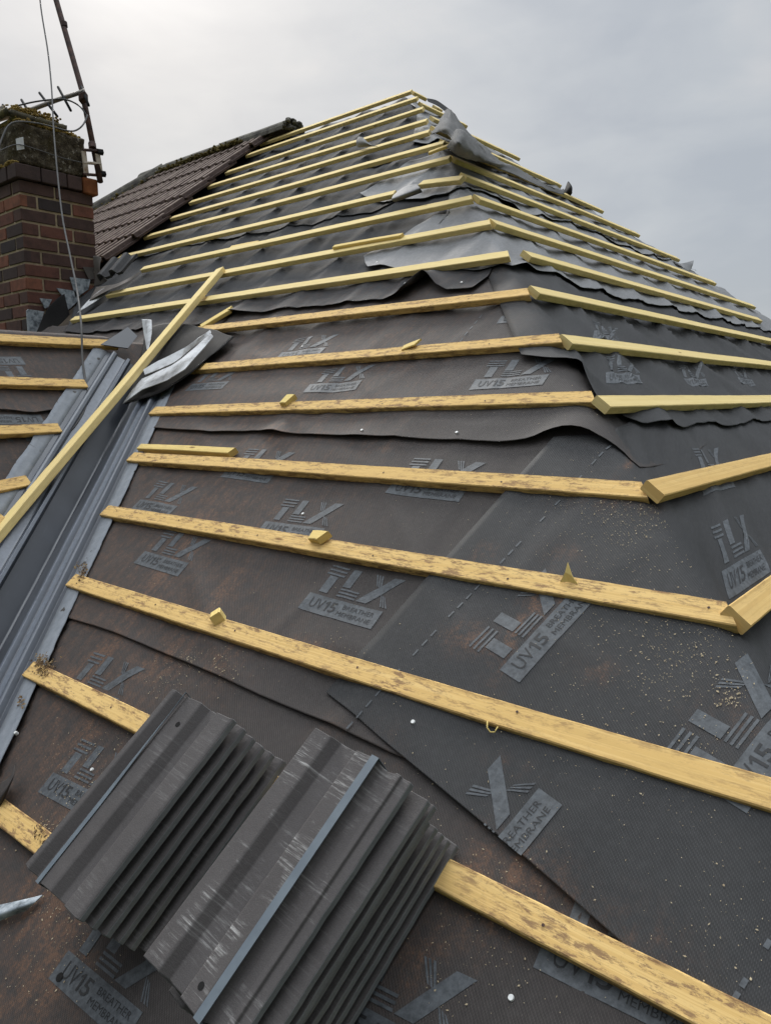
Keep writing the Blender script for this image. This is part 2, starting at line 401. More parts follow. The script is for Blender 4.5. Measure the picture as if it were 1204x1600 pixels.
VC1 = V((-2.032, -.399, -.313)); _vd = (V((-2.698, .444, .348))-VC1).normalized()
VWA = nA.cross(_vd).normalized(); VWA = VWA if VWA.x > 0 else -VWA
VWC = nC.cross(_vd).normalized(); VWC = VWC if VWC.x < 0 else -VWC
class Sheet:
    """ruled sheet between a bottom and a top polyline of (u, v), draped on the roof"""
    def __init__(s, bot, top, lap=.006, lift=(), const=0.0, curve='ring', mat='mem_grey', n=(100, 40), edge_amp=.0, keep=False, capd=.45):
        s.keep = keep
        s.bot = bot; s.top = top; s.lap = lap; s.lift = lift; s.const = const; s.curve = curve; s.mat = mat; s.n = n; s.ea = edge_amp; s.capd = capd
    def edge(s, P, t):
        k = 0; L = [0]
        for a, b in zip(P, P[1:]): L.append(L[-1]+math.hypot(b[0]-a[0], b[1]-a[1]))
        x = t*L[-1]
        while k < len(P)-2 and x > L[k+1]: k += 1
        f = (x-L[k])/max(1e-9, L[k+1]-L[k])
        return (P[k][0]+(P[k+1][0]-P[k][0])*f, P[k][1]+(P[k+1][1]-P[k][1])*f)
    def vbot(s, u):
        P = s.bot
        if u <= P[0][0]: return P[0][1]
        for a, b in zip(P, P[1:]):
            if a[0] <= u <= b[0]: return a[1]+(b[1]-a[1])*(u-a[0])/max(1e-9, b[0]-a[0])
        return P[-1][1]
    def h(s, u, v):
        d = max(0.0, v - s.vbot(u))
        p_ = cpos(u, v) if s.curve == 'C' else V((u, v*cA, v*sA))
        dv_ = (p_-VC1).dot(VWC if s.curve == 'C' else VWA)
        press = .026*min(1, max(0, (.24-dv_)/.05)) if (s.curve == 'C' or u < uh(v)) and v < 1.12 else 0
        b = field_C(u, v) if s.curve == 'C' else field(u, v)
        hh = b + (s.const if s.keep else max(min(.003, s.const), s.const*(1-d/.9))) + s.lap*max(0, 1-d/s.capd)
        for uu, amp, w in s.lift:
            hh += amp*math.exp(-((u-uu)/w)**2)*math.exp(-d/.055)
        hh = hh - press
        if s.ea and not press: hh += s.ea*(.6+.8*mn.noise(V((u*5, 3.3, s.const*100))))*math.exp(-d/.04)
        return hh
    def pos(s, u, v, e=0.0):
        return cpos(u, v, s.h(u, v)+e) if s.curve == 'C' else ringpos(u, v, s.h(u, v)+e)
    def build(s, label, group='overlapping strips of roofing membrane'):
        nu, nv = s.n; mb = MB(); ids = []; co = []
        for j in range(nv+1):
            t = (j/nv)**1.35; r = []; cr = []
            for i in range(nu+1):
                b = s.edge(s.bot, i/nu); c = s.edge(s.top, i/nu)
                u = b[0]+(c[0]-b[0])*t; v = b[1]+(c[1]-b[1])*t
                r.append(mb.vert(s.pos(u, v), dirt=(dirt_at(u, v) if s.curve == 'ring' else .5)))
                cr.append((u, v))
            ids.append(r); co.append(cr)
        for j in range(nv):
            for i in range(nu):
                mb.face([ids[j][i], ids[j][i+1], ids[j+1][i+1], ids[j+1][i]], [co[j][i], co[j][i+1], co[j+1][i+1], co[j+1][i]])
        s.o = mb.build('breather_membrane', M[s.mat], smooth=True)
        solid(s.o, .0008)
        tag(s.o, label, 'roof membrane', group)
        return s

def pl(pts, f): return [f(*p) for p in pts]
E_ = 0.0012
HIPX = lambda v, d: (uh(v)+d, v)
# S1: lowest strip
S1 = Sheet([(-3.2, -1.9), (0.0, -1.9), (1.9, -1.9), (6.0, -1.9)], [(-2.8, -.26), (-.6, -.30), (.4, -.33), (5.5, -.33)], mat='mem_brown', n=(190, 60)).build('lowest black membrane strip, dusty brown, lying under the tile stacks')
lapb = pl([(115, 970), (180, 991), (240, 1015), (300, 1040), (350, 1062), (410, 1090), (460, 1110), (510, 1130), (560, 1154), (615, 1180)], RA)
S2 = Sheet([(-2.7, lapb[0][1])] + lapb + [(0.0, -.43), (.34, -.43)], [(-3.0, .66), (-.9, .62), (-.5, .62), (-.44, .62)], lap=.007, mat='mem_brown', n=(190, 60), edge_amp=.003).build('brown-black membrane strip crossing behind the two nearest battens, logos printed level')
q0, q1, q2, q3 = RA(512, 1085), RA(560, 1124), RA(600, 1160), RA(640, 1193)
qb = [q0, q1, q2, q3] + pl([(720, 1260), (800, 1325), (900, 1412), (1010, 1510), (1100, 1590)], RA)
dx, dy = qb[-1][0]-qb[-4][0], qb[-1][1]-qb[-4][1]
qb += [(qb[-1][0]+dx*1.2, qb[-1][1]+dy*1.2), (1.2, -1.15), (3.6, -1.15)]
tp = RA(867, 690)
S2R = Sheet(qb, [tp, (tp[0]+.12, tp[1]+.02), (-.40, .56), (-.2, .60), (0.0, .66), (.8, .66), (2.6, .66)], lap=.0, const=.0125, keep=True, mat='mem_grey', n=(190, 90)).build('grey-black membrane sheet folded over the hip, logos printed up the slope')
lapa = pl([(240, 672), (330, 678), (400, 676), (440, 681), (500, 684), (560, 687), (620, 688), (680, 692), (720, 693), (780, 697), (830, 694), (862, 686), (892, 684), (922, 688), (955, 701), (985, 716), (1010, 731)], RA)
lapa = [(-5.2, .62), (-2.6, .50)] + lapa + pl([(1040, 721), (1066, 728), (1082, 715), (1098, 697), (1118, 684), (1135, 668)], RB)
S3 = Sheet(lapa, [(-5.2, 1.56), (-2.6, 1.52), (-1.9, 1.5), (-1.25, 1.5), (-1.05, 1.45), (-.96, 1.38), (-.90, 1.32)], lap=.010, mat='mem_brown', n=(220, 60), edge_amp=.004,
           lift=[(RA(905, 685)[0], .030, .10), (RA(560, 687)[0], .006, .05), (RA(430, 680)[0], .012, .06)]).build('dark membrane strip with a wavy lifted lower edge ending at the hip corner')
b3 = pl([(817, 563), (850, 569), (880, 571), (905, 571), (925, 600), (942, 628)], RA) + pl([(981, 651), (1001, 664), (1031, 670), (1065, 672), (1085, 664), (1110, 664), (1125, 668), (1140, 669), (1172, 660), (1204, 659)], RB)
b3 += [(b3[-1][0]+.5, b3[-1][1]), (b3[-1][0]+3.2, b3[-1][1]-.02)]
vt = 1.56
S3B = Sheet(b3, [(uh(1.5)-.12, 1.5), (uh(1.54)-.06, 1.54), (uh(vt)+.02, vt), (uh(vt)+.3, vt), (uh(vt)+1.2, vt), (uh(vt)+2.7, vt), (uh(vt)+5.2, vt)], lap=.008, const=.012, mat='mem_grey', n=(160, 50), edge_amp=.004,
            lift=[(b3[8][0], .012, .08), (b3[3][0], .012, .06)]).build('blue-black membrane sheet on the hip end with its corner turned onto the front slope')
lapc = pl([(101, 521), (125, 519), (149, 521), (176, 516), (214, 518), (224, 512), (300, 509), (350, 495), (380, 489), (430, 486), (490, 479), (560, 473), (612, 467), (636, 462), (650, 449), (665, 439), (674, 443), (683, 452), (700, 456), (720, 452), (738, 451)], RA)
lapc += [RA(760, 432), (uh(1.62)-.02, 1.62)]
S4 = Sheet(lapc, [(-6.0, 2.8), (-4.0, 2.8), (-2.6, 2.8), (uh(2.8)-.02, 2.8)], lap=.012, mat='mem_upper', n=(220, 60), edge_amp=.005, lift=[(RA(667, 440)[0], .05, .09), (RA(360, 494)[0], .02, .1)]).build('charcoal membrane strip with a rippled lower edge behind the loose diagonal batten')
l5 = [(-6.0, 2.16)] + pl([(260, 385), (400, 360), (480, 345), (559, 329), (577, 325), (621, 311), (680, 300), (722, 291)], RA)
S5 = Sheet(l5, [(-6.2, 3.2), (-4.4, 3.2), (-3.2, 3.2), (uh(3.2), 3.2)], lap=.006, mat='mem_upper', n=(200, 44), edge_amp=.003).build('grey membrane strip above the middle of the front slope between the battens')
l6 = [(-7.0, 3.08), (-5.2, 3.08), (-4.4, 3.1), (-3.6, 3.12), (-2.9, 3.08), (uh(3.1), 3.1)]
S6 = Sheet(l6, [(-7.0, PEAKV), (-5.5, PEAKV), (-4.4, PEAKV), (uh(PEAKV), PEAKV)], lap=.006, mat='mem_upper', n=(180, 44), edge_amp=.003).build('topmost membrane strip of the front slope just below the ridge')
# pale sheets wrapped over the hip, each running on along the hip end
def yb(v): return 3.505 + (PEAKV-v)*cA            # far hip on the B slope, world y
def farB(v, e=0.0): return uh(v) + yb(v) - v*cA + e
p1 = pl([(567, 397), (570, 410), (577, 423), (597, 417), (612, 418), (625, 422), (680, 424), (740, 421), (786, 412), (793, 414)], RA) + pl([(806, 417), (817, 416), (845, 422), (870, 431), (905, 444), (944, 457), (1000, 471), (1073, 486), (1129, 501), (1151, 506)], RB)
p1 += [(farB(1.45), 1.44)]
P1 = Sheet(p1, [RA(622, 367), RA(632, 358), RA(660, 340), RA(700, 328), (uh(2.7)-.03, 2.7), (uh(2.7)+.3, 2.7), (farB(2.7)*.5+uh(2.7)*.5, 2.7), (farB(2.7), 2.7)], lap=.004, const=.012, mat='mem_light', n=(190, 50), edge_amp=.001,
           lift=[(RA(577, 420)[0], .02, .06), (RB(817, 416)[0], .02, .07)], capd=.6).build('pale grey membrane sheet wrapped over the hip with a torn left corner')
p2 = pl([(563, 303), (590, 311), (614, 313), (640, 309), (680, 300), (720, 292)], RA) + pl([(745, 294), (760, 300), (778, 309), (804, 324), (815, 331), (871, 342), (907, 353), (966, 379), (1011, 398), (1055, 409)], RB)
p2 += [(farB(2.35), 2.3)]
P2 = Sheet(p2, [RA(612, 268), RA(640, 245), RA(690, 228), (uh(3.25), 3.25), (uh(3.2)+.35, 3.2), (farB(3.2)*.5+uh(3.2)*.5, 3.2), (farB(3.2), 3.2)], lap=.004, const=.010, mat='mem_light', n=(180, 44), edge_amp=.003,
           lift=[(RB(800, 320)[0], .018, .10)], capd=.6).build('pale grey membrane sheet over the hip below the twisted flap, tucked round a batten')
p3 = pl([(640, 226), (670, 222), (684, 213)], RA) + [(uh(3.12)+.1, 3.1), (uh(3.1)+.8, 3.1), (farB(3.1), 3.1)]
P3 = Sheet(p3, [RA(652, 168), RA(658, 164), (uh(PEAKV)+.01, PEAKV), (uh(PEAKV)+.03, PEAKV)], lap=.008, const=.012, mat='mem_light', n=(120, 40), edge_amp=.006, capd=.6).build('pale grey membrane sheet closing the hip right under the peak')
# C slope
SC1 = Sheet([(-3.5, -1.6), (1.5, -1.6)], [(-3.5, .62), (1.5, .62)], curve='C', mat='mem_brown', n=(120, 50)).build('lower membrane strip of the side slope left of the valley')
c2 = pl([(0, 641), (20, 642), (40, 645), (58, 646), (70, 643), (90, 640), (112, 640)], RC)
SC2 = Sheet([(-3.5, c2[0][1]-.01), (-.6, c2[0][1])] + c2 + [(1.5, c2[-1][1]+.02)], [(-3.5, 1.06), (-.6, 1.06), (.6, 1.06), (1.5, 1.06)], curve='C', mat='mem_brown', n=(140, 40), lap=.010, edge_amp=.006).build('upper membrane strip of the side slope with a wavy lower edge')

# ------------------------------------------------------------------ printed marks
def text_mesh(body, size, bold=False):
    cu = bpy.data.curves.new('t', 'FONT'); cu.body = body; cu.size = size; cu.resolution_u = 2
    if bold: cu.offset = size*.012
    o = bpy.data.objects.new('t', cu); COL.objects.link(o)
    dg = bpy.context.evaluated_depsgraph_get(); dg.update()
    me = bpy.data.meshes.new_from_object(o.evaluated_get(dg))
    vs = [(v.co.x, v.co.y) for v in me.vertices]; fs = [list(p.vertices) for p in me.polygons]
    bpy.data.objects.remove(o); bpy.data.curves.remove(cu); bpy.data.meshes.remove(me)
    return vs, fs
def fit_text(body, x0, x1, y0, y1, bold=False):
    vs, fs = text_mesh(body, 1.0, bold)
    ax = min(v[0] for v in vs); bx = max(v[0] for v in vs); ay = min(v[1] for v in vs); by = max(v[1] for v in vs)
    vs = [(x0+(x-ax)/(bx-ax)*(x1-x0), y0+(y-ay)/(by-ay)*(y1-y0)) for x, y in vs]
    return [[vs[i] for i in f] for f in fs]
LET = fit_text('UV', .09, .275, .055, .175) + [[(.315, .055), (.338, .055), (.338, .175), (.32, .175), (.29, .152), (.29, .134), (.315, .15)]] + fit_text('5', .36, .45, .055, .175, True) + fit_text('BREATHER', .525, .93, .125, .175) + fit_text('MEMBRANE', .495, .93, .042, .092)
def quadgrid(a, b, c, d, nx, ny):
    P = lambda i, j: tuple(((a[k]*(1-i)+b[k]*i)*(1-j) + (d[k]*(1-i)+c[k]*i)*j) for k in (0, 1))
    return [[P(i/nx, j/ny), P((i+1)/nx, j/ny), P((i+1)/nx, (j+1)/ny), P(i/nx, (j+1)/ny)] for i in range(nx) for j in range(ny)]
def rect(x0, y0, x1, y1, nx=2, ny=1, sh=0): return quadgrid((x0, y0), (x1, y0), (x1+sh, y1), (x0+sh, y1), nx, ny)
GLY = rect(0, 0, 1, .215, 16, 4)
for k in range(3): GLY += rect(.03, .585-k*.05, .275, .607-k*.05, 5)
GLY += rect(.095, .255, .205, .47, 2, 4)
GLY += rect(.335, .375, .445, .607, 2, 4)
for k in range(3): GLY += rect(.335, .255+k*.04, .585, .275+k*.04, 5)
GLY += quadgrid((.60, .255), (.74, .255), (1.02, .607), (.88, .607), 3, 7)
for k in range(3):
    o = .035*k
    GLY += quadgrid((.645+o, .607), (.665+o, .607), (.748+o*.78, .47-o*.25), (.728+o*.78, .478-o*.25), 1, 3)
    GLY += quadgrid((.845+o*.75, .395-o*.25), (.862+o*.75, .388-o*.25), (.945+o, .255), (.925+o, .255), 1, 3)
def clip(poly, hp):
    (a, b, c) = hp; out = []
    for p, q in zip(poly, poly[1:]+poly[:1]):
        dp = a*p[0]+b*p[1]-c; dq = a*q[0]+b*q[1]-c
        if dp >= 0: out.append(p)
        if dp*dq < 0:
            t = dp/(dp-dq); out.append((p[0]+(q[0]-p[0])*t, p[1]+(q[1]-p[1])*t))
    return out
LW = .244
def logo(sheet, p, ang, w=LW, flip=False, hps=(), e=E_):
    ca, sa = math.cos(ang)*w, math.sin(ang)*w
    T = lambda x, y: (p[0]+ca*x-sa*y, p[1]+sa*x+ca*y)
    def mk(polys, ee):
        mb = MB()
        for poly in polys:
            q = [T(*v) for v in poly]
            for hp in hps:
                if q: q = clip(q, hp)
            if len(q) < 3: continue
            mb.face([mb.vert(sheet.pos(u, v, ee)) for u, v in q], q)
        return mb
    g = mk(GLY, e)
    if not g.f: return
    a = g.build('printed_logo', M['print'], sheet.o)
    l = mk(LET, e+.0007)
    if l.f: l.build('printed_lettering', M['letter'], a)
def lg(sheet, f, ll, lr, hps=(), w=None):
    a = f(*ll); b = f(*lr); ang = math.atan2(b[1]-a[1], b[0]-a[0])
    logo(sheet, a, ang, w or LW, hps=hps)
for ll, lr in [((467, 952), (578, 984)), ((211, 882), (273, 901)), ((400, 835), (490, 849)), ((603, 773), (713, 785)), ((203, 796), (252, 807)), ((345, 747), (415, 756))]:
    lg(S2, RA, ll, lr)
hs = [(0, -1, .30)]
for ll, lr in [((88, 1088), (165, 1120)), ((78, 1530), (215, 1655)), ((833, 1512), (985, 1588)), ((470, 1590), (640, 1690)), ((60, 1238), (165, 1295))]:
    lg(S1, RA, ll, lr)
# cut edge of S2R as half plane
e0, e1 = RA(600, 1160), RA(1010, 1510)
nx_, ny_ = -(e1[1]-e0[1]), (e1[0]-e0[0]); L_ = math.hypot(nx_, ny_); nx_ /= L_; ny_ /= L_
cut = (nx_, ny_, nx_*e0[0]+ny_*e0[1]+.002)
U75 = math.atan2(*(lambda a, b: (b[1]-a[1], b[0]-a[0]))(RA(570, 1120), RA(900, 780)))
def at_ll(px, py): return RA(px, py)
logo(S2R, RA(815, 1074), U75, hps=[cut])
logo(S2R, RA(1168, 1279), U75, hps=[cut])
r_ = RA(882, 1265); logo(S2R, (r_[0]-LW*math.cos(U75), r_[1]-LW*math.sin(U75)), U75, hps=[cut])
lg(S2R, RB, (1142, 933), (1192, 902)); lg(S2R, RB, (1098, 775), (1150, 762))
for ll, lr in [((733, 612), (843, 606)), ((475, 617), (550, 611)), ((430, 562), (495, 555)), ((290, 614), (355, 609))]: lg(S3, RA, ll, lr)
lg(S3, RA, (775, 506), (812, 503), w=.2)
for ll, lr in [((945, 601), (1005, 606)), ((1075, 600), (1122, 602)), ((1158, 600), (1200, 602)), ((925, 532), (965, 538))]: lg(S3B, RB, ll, lr)
for ll, lr in [((33, 556), (-60, 556)), ((64, 646), (-40, 647))]: lg(SC1 if ll[1] > 600 else SC2, RC, (ll[0], ll[1]), lr)
def dashes(sheet, f, a, b, n, wd=.0045, duty=.62):
    p = f(*a); q = f(*b); dx, dy = q[0]-p[0], q[1]-p[1]; L = math.hypot(dx, dy); ox, oy = -dy/L*wd, dx/L*wd
    for k in range(n):
        t0, t1 = k/n, (k+duty)/n
        if random.random() < .12: continue
        mb = MB(); rows = [[mb.vert(sheet.pos(p[0]+dx*s_+ox*k2, p[1]+dy*s_+oy*k2, E_)) for k2 in (-.5, .5)] for s_ in (t0, (t0+t1)/2, t1)]
        for i in range(2): mb.face([rows[i][0], rows[i+1][0], rows[i+1][1], rows[i][1]])
        mb.build('printed_dash', M['print'], sheet.o)
dashes(S2R, RA, (955, 702), (540, 1150), 32)
dashes(S2R, RA, (1204, 1474), (1130, 1600), 6, .007)
dashes(S3, RA, (752, 490), (700, 560), 7)

# ------------------------------------------------------------------ battens
def disc(mb, c, ax, ay, r, n=10, m=0):
    mb.face([mb.vert(V(c)+V(ax)*(r*math.cos(6.2832*k/n))+V(ay)*(r*math.sin(6.2832*k/n))) for k in range(n)], None, m)
def batten(p0, p1, ev, n, label, w=.05, t=.025, m0=0.0, m1=0.0, mat='timber', stain=0.0, edge=.25, bow=.002, name='roof_batten', group='sawn battens nailed across the roof', cat='roof batten', seed=None, marks=(), nails=False):
    p0 = V(p0); p1 = V(p1); ax = p1-p0; L = ax.length; ax.normalize()
    ev = (V(ev) - ax*V(ev).dot(ax)).normalized(); n = ev.cross(ax) if ev.cross(ax).dot(V(n)) > 0 else ax.cross(ev)
    sd = random.random()*50 if seed is None else seed
    N = max(3, int(L/.05)); b = .0022
    prof = [(0, b), (0, t-b), (b, t), (w*.16, t), (w*.5, t), (w*.84, t), (w-b, t), (w, t-b), (w, b), (w-b, 0), (b, 0)]
    NP = len(prof)
    per = [0]
    for a, c in zip(prof, prof[1:]+prof[:1]): per.append(per[-1]+math.hypot(a[0]-c[0], a[1]-c[1]))
    mb = MB(); rings = []
    for i in range(N+1):
        x = L*i/N; ring = []
        wo = .0022*mn.noise(V((x*1.3, sd, 0))) + bow*math.sin(math.pi*i/N)
        ho = .0018*mn.noise(V((x*1.1, sd, 9)))
        if x > .1 and x < L-.1: ho += .0
        for a, c in prof:
            sh = 0
            if i == 0: sh = m0*a
            if i == N: sh = m1*a
            j = .0006*mn.noise(V((x*20, a*60, sd+c*80)))
            st = stain*(1.0 if c > t*.5 else .7)*(1+1.6*mn.noise(V((x*2.6, a*9, sd+3))))
            if a > w*.8 and c > t*.5: st += stain*.9
            for (mx, mw, mk) in marks: st += mk*math.exp(-((x/L-mx)/mw)**2)
            ring.append(mb.vert(p0 + ax*(x+sh) + ev*(a+wo+j) + n*(c+ho+j), stain=st, edge=edge*(1.5 if c < b*1.5 else 1.0 if a > w-b*1.5 else .5 if a < b*1.5 else 0)))
        rings.append(ring)
    o_ = random.random()*9
    for i in range(N):
        for k in range(NP):
            k2 = (k+1) % NP
            mb.face([rings[i][k], rings[i+1][k], rings[i+1][k2], rings[i][k2]][::-1],
                    [(L*i/N, per[k]+o_), (L*(i+1)/N, per[k]+o_), (L*(i+1)/N, per[k+1]+o_), (L*i/N, per[k+1]+o_)][::-1])
    mb.face(rings[0], [(prof[k][0]*.2, prof[k][1]*.2) for k in range(NP)]); mb.face(rings[-1][::-1], [(prof[k][0]*.2, prof[k][1]*.2) for k in range(NP)][::-1])
    o = mb.build(name, M[mat])
    if nails:
        x = .06
        while x < L-.03:
            c_ = p0 + ax*(x+random.uniform(-.03, .03)) + ev*(w*random.uniform(.35, .65)) + n*(t+.0016)
            if abs((c_-CAM).dot(RX)/(c_-CAM).dot(FX)) < .62:
                m2 = MB(); disc(m2, c_, ax, ev if ax.cross(ev).dot(n) > 0 else -ev, .0026, 8); m2.build('nail_head', M['rust'], o)
            x += .40
    if label: tag(o, label, cat, group)
    return o
ORD = ['first', 'second', 'third', 'fourth', 'fifth', 'sixth', 'seventh', 'eighth', 'ninth', 'tenth', 'eleventh', 'twelfth', 'thirteenth', 'fourteenth', 'fifteenth', 'sixteenth', 'seventeenth', 'eighteenth', 'nineteenth']
evA = V((0, cA, sA)); evB = V((-cA, 0, sA)); evC = V((-cC, 0, sC))
BA = {  # row: left end, right end, mitre at hip
 0: ((162, 812), (1153, 992)), 1: ((203, 727), (1015, 791)), 2: ((237, 654), (934, 640)), 3: ((270, 588), (881, 546)), 4: ((300, 526), (830, 471)),
 5: ((113, 506), (798, 410)), 6: ((168, 467), (769, 359)), 7: ((222, 427), (740, 319)), 8: ((186, 408), (617, 310)), 9: ((226, 376), (703, 255)), 10: ((268, 346.5), (694, 231)),
 11: ((297, 322), (671, 213)), 12: ((325, 297), (667, 195)), 13: ((353, 275), (661, 176)), 14: ((385, 248), (652, 159)), 15: ((407, 230), (643, 148))}
mit = -cA*.0
for k, (a, b) in BA.items():
    near = k <= 4
    lab = 'sawn batten on the front slope, %s below the ridge' % ORD[15-k]
    extra = {0: ', meeting the near hip corner', 5: ', crossed by the loose diagonal batten', 1: ', a short batten along it', 2: ', brown-stained'}.get(k, '')
    m = {0: [(.12, .06, .35), (.33, .03, .9), (.62, .06, .9), (.70, .03, .6)], 1: [(.1, .05, .9), (.5, .03, .5)], 2: [(.5, .5, .5)], 3: [(.3, .2, .5), (.7, .2, .4)], 4: [(.5, .4, .3)]}.get(k, [])
    batten(A(*a, .001 if k < 4 else .003), A(*b, .001 if k < 4 else .003), evA, nA, lab+extra, m1=-.62 if k < 8 else -.3, mat='timber' if near else 'timber_far', stain=.45 if near else .05, edge=.55 if near else .15, marks=m, nails=near)
batten(A(655, 296, .004), A(720, 289, .004), evA, nA, 'short right piece of the broken batten line emerging from the pale membrane by the hip', m1=-.3, mat='timber_far', stain=.1)
NEAR = 'nearest sawn batten crossing to the right edge, scuffed brown in one band'
batten(A(109.5, 922.5), A(1204, 1279.5) + V((.35, 0, 0)), evA, nA, NEAR, stain=.35, edge=.6, marks=[(.02, .06, .5), (.16, .02, .8), (.56, .012, 1.6), (.3, .1, .25)], bow=-.006, nails=True)
p = A(43, 1063); q = A(1057, 1600)
batten(p, A(760, 1447) + (q-A(760, 1447))*2.2, evA, nA, 'dirty sawn batten passing beneath both tile stacks', stain=.5, edge=.8, marks=[(.08, .1, .5), (.8, .15, .5)], bow=.004, nails=True)
p = A(43, 1327); q = A(0, 1293)
batten(q + (q-p)*6, p + (p-q)*9, evA, nA, 'lowest dirty batten at the left edge, ending under the left tile stack', stain=.9, edge=.9)
BB = {0: ((1157, 992), (1204, 956), 3.0), 1: ((1028, 790), (1204, 734), 3.0), 2: ((944, 647), (1204, 637), 3.0), 3: ((884, 545.5), (1204, 580), 2.2), 4: ((836, 468), (1204, 540), 1.0),
      5: ((808, 397), (1198, 514), 0), 6: ((772, 359), (1177, 484), 0), 7: ((743, 317), (1118, 449), 0), 8: ((722, 281), (1062, 412), 0), 9: ((705, 253), (1000, 374), 0), 10: ((692, 229), (941, 335), 0),
      11: ((674, 205), (878, 297), 0), 12: ((672, 188), (842, 268), 0), 13: ((663, 172), (824, 246), 0), 14: ((655, 155), (770, 222), 0), }
for k, (a, b, ext) in BB.items():
    p = B(*a, .003); q = B(*b, .003)
    p.z = q.z = (p.z+q.z)/2; p.x = q.x = (p.x+q.x)/2
    if ext: q = q + (q-p).normalized()*ext
    if k >= 9: q.y = min(q.y, yb(-q.x/cA)+.05)
    batten(p, q, evB, nB, 'clean yellow batten on the hip end right of the hip, %s down from the peak' % ORD[15-k], mat='timber' if k < 2 else 'timber_far', stain=.15 if k < 2 else .05, edge=.2, m0=0.0, bow=.003)
BC = [((0, 540), (184, 548)), ((0, 608), (135.5, 611)), ((0, 686), (95, 681)), ((0, 774), (48, 764)), ((-30, 850), (14, 822))]
for k, (a, b) in enumerate(BC):
    p = Cp(*a, .003); q = Cp(*b, .003)
    batten(p + (p-q).normalized()*1.6, q, evC, nC, 'yellow batten on the side slope left of the valley, %s from its top' % ORD[k], mat='timber', stain=.45, edge=.6, bow=.0)
pb = V((-PEAKV*cA, PEAKV*cA, PEAKV*sA)) - evB*.055 + nB*.012
batten(pb + V((0, .0, 0)), pb + V((0, .16, 0)), evB, nB, 'stub of yellow batten at the very peak of the hip end', mat='timber_far', stain=.1)
# loose batten across the valley
p = A(353, 424, .026); q = Cp(-4, 856, .03)
dirn = (q-p).normalized()
sidev = nA.cross(dirn).normalized()
if sidev.dot(RX) > 0: sidev = -sidev
batten(p + sidev*0 , q + dirn*.7, sidev, nA, 'long loose clean batten lying diagonally across the valley', w=.05, t=.03, mat='timber_far', stain=.05, edge=.12, bow=.0, group='loose battens', cat='loose batten', name='loose_batten')
# off-cuts
def offcut(p, ax, ev, n, L, w, t, label, **kw):
    ax = V(ax).normalized()
    return batten(p, V(p)+ax*L, ev, n, label, w=w, t=t, mat='timber_offcut', name='timber_offcut', group='loose timber offcuts', cat='offcut', edge=.15, **kw)
EX = V((1, 0, 0))
q = A(219, 708, .004); r = A(361, 716, .004)
offcut(q, r-q, evA, nA, (r-q).length, .03, .024, 'short loose batten lying against the left end of the batten behind the valley end', m1=.5, stain=.25)
q = A(522, 399-6, .02); r = A(628, 375, .02)
offcut(q, r-q, evA, nA, (r-q).length, .025, .022, 'long thin offcut resting behind the batten under the pale sheet')
q = A(357, 395, .004); r = A(399, 387, .004)
offcut(q, r-q, evA, nA, (r-q).length, .05, .02, 'slim pale offcut lying on the batten above the loose diagonal batten')
offcut(A(488, 850, .02), EX*.93+evA*-.12+nA*.2, evA, nA, .042, .032, .021, 'chunky wedge offcut leaning behind the batten near the middle logo', m1=.7, m0=-.3)
offcut(A(338, 972, .012), EX*.7-evA*.5+nA*.3, (evA*.8+EX*.5), nA, .034, .03, .03, 'cube-shaped offcut behind the second nearest batten')
offcut(A(441, 637, .02), EX, evA, nA, .03, .05, .022, 'tiny yellow block behind the brown-stained batten', m1=.2)
offcut(A(628, 549, .024), EX*.9+nA*.15+evA*.2, evA, nA, .055, .03, .007, 'small split chip of wood lying on top of a batten', m1=.6)
offcut(A(318, 516, .012), EX*.55+evA*.8, evA*.7-EX*.6, nA, .16, .045, .02, 'offcut poking up behind the batten right of the folded flap', m1=.5)
offcut(A(786, 780, .002), EX, -evA, nA, .025, .02, .012, 'tiny chip of wood under the front of a batten', m1=-.4)
offcut(A(670, 243, .03), EX*.95+evA*.25, evA, nA, .12, .03, .015, 'little chip on the batten close to the upper hip')
mb = MB()
P_ = [A(874, 910, .028), A(888, 909, .027), A(902, 913, .027), A(893, 900, .040), A(886, 879, .058), A(882, 894, .045)]
ids = [mb.vert(x) for x in P_] + [mb.vert(x + evA*.0015) for x in P_]
mb.face([0, 1, 5]); mb.face([1, 3, 5]); mb.face([1, 2, 3]); mb.face([5, 3, 4])
mb.face([6, 11, 7]); mb.face([7, 11, 9]); mb.face([7, 9, 8]); mb.face([11, 10, 9])
for a, b in ((0, 1), (1, 2), (2, 3), (3, 4), (4, 5), (5, 0)): mb.face([a, a+6, b+6, b])
tag(mb.build('wood_splinter', M['timber_offcut']), 'thin pointed splinter standing up behind the batten near the hip corner', 'splinter')
mb = MB(); base = A(768, 1140, .026)
mb.tube([A(761, 1127, .027), A(762, 1134, .026)-evA*.004, A(767, 1141, .02)-evA*.004, A(774, 1141, .02)-evA*.004, A(778, 1134, .026)-evA*.002], .0013, 6)
tag(mb.build('wood_fibre', M['timber_offcut'], smooth=True), 'curled wood fibre hanging over the front of the nearest batten', 'wood fibre')

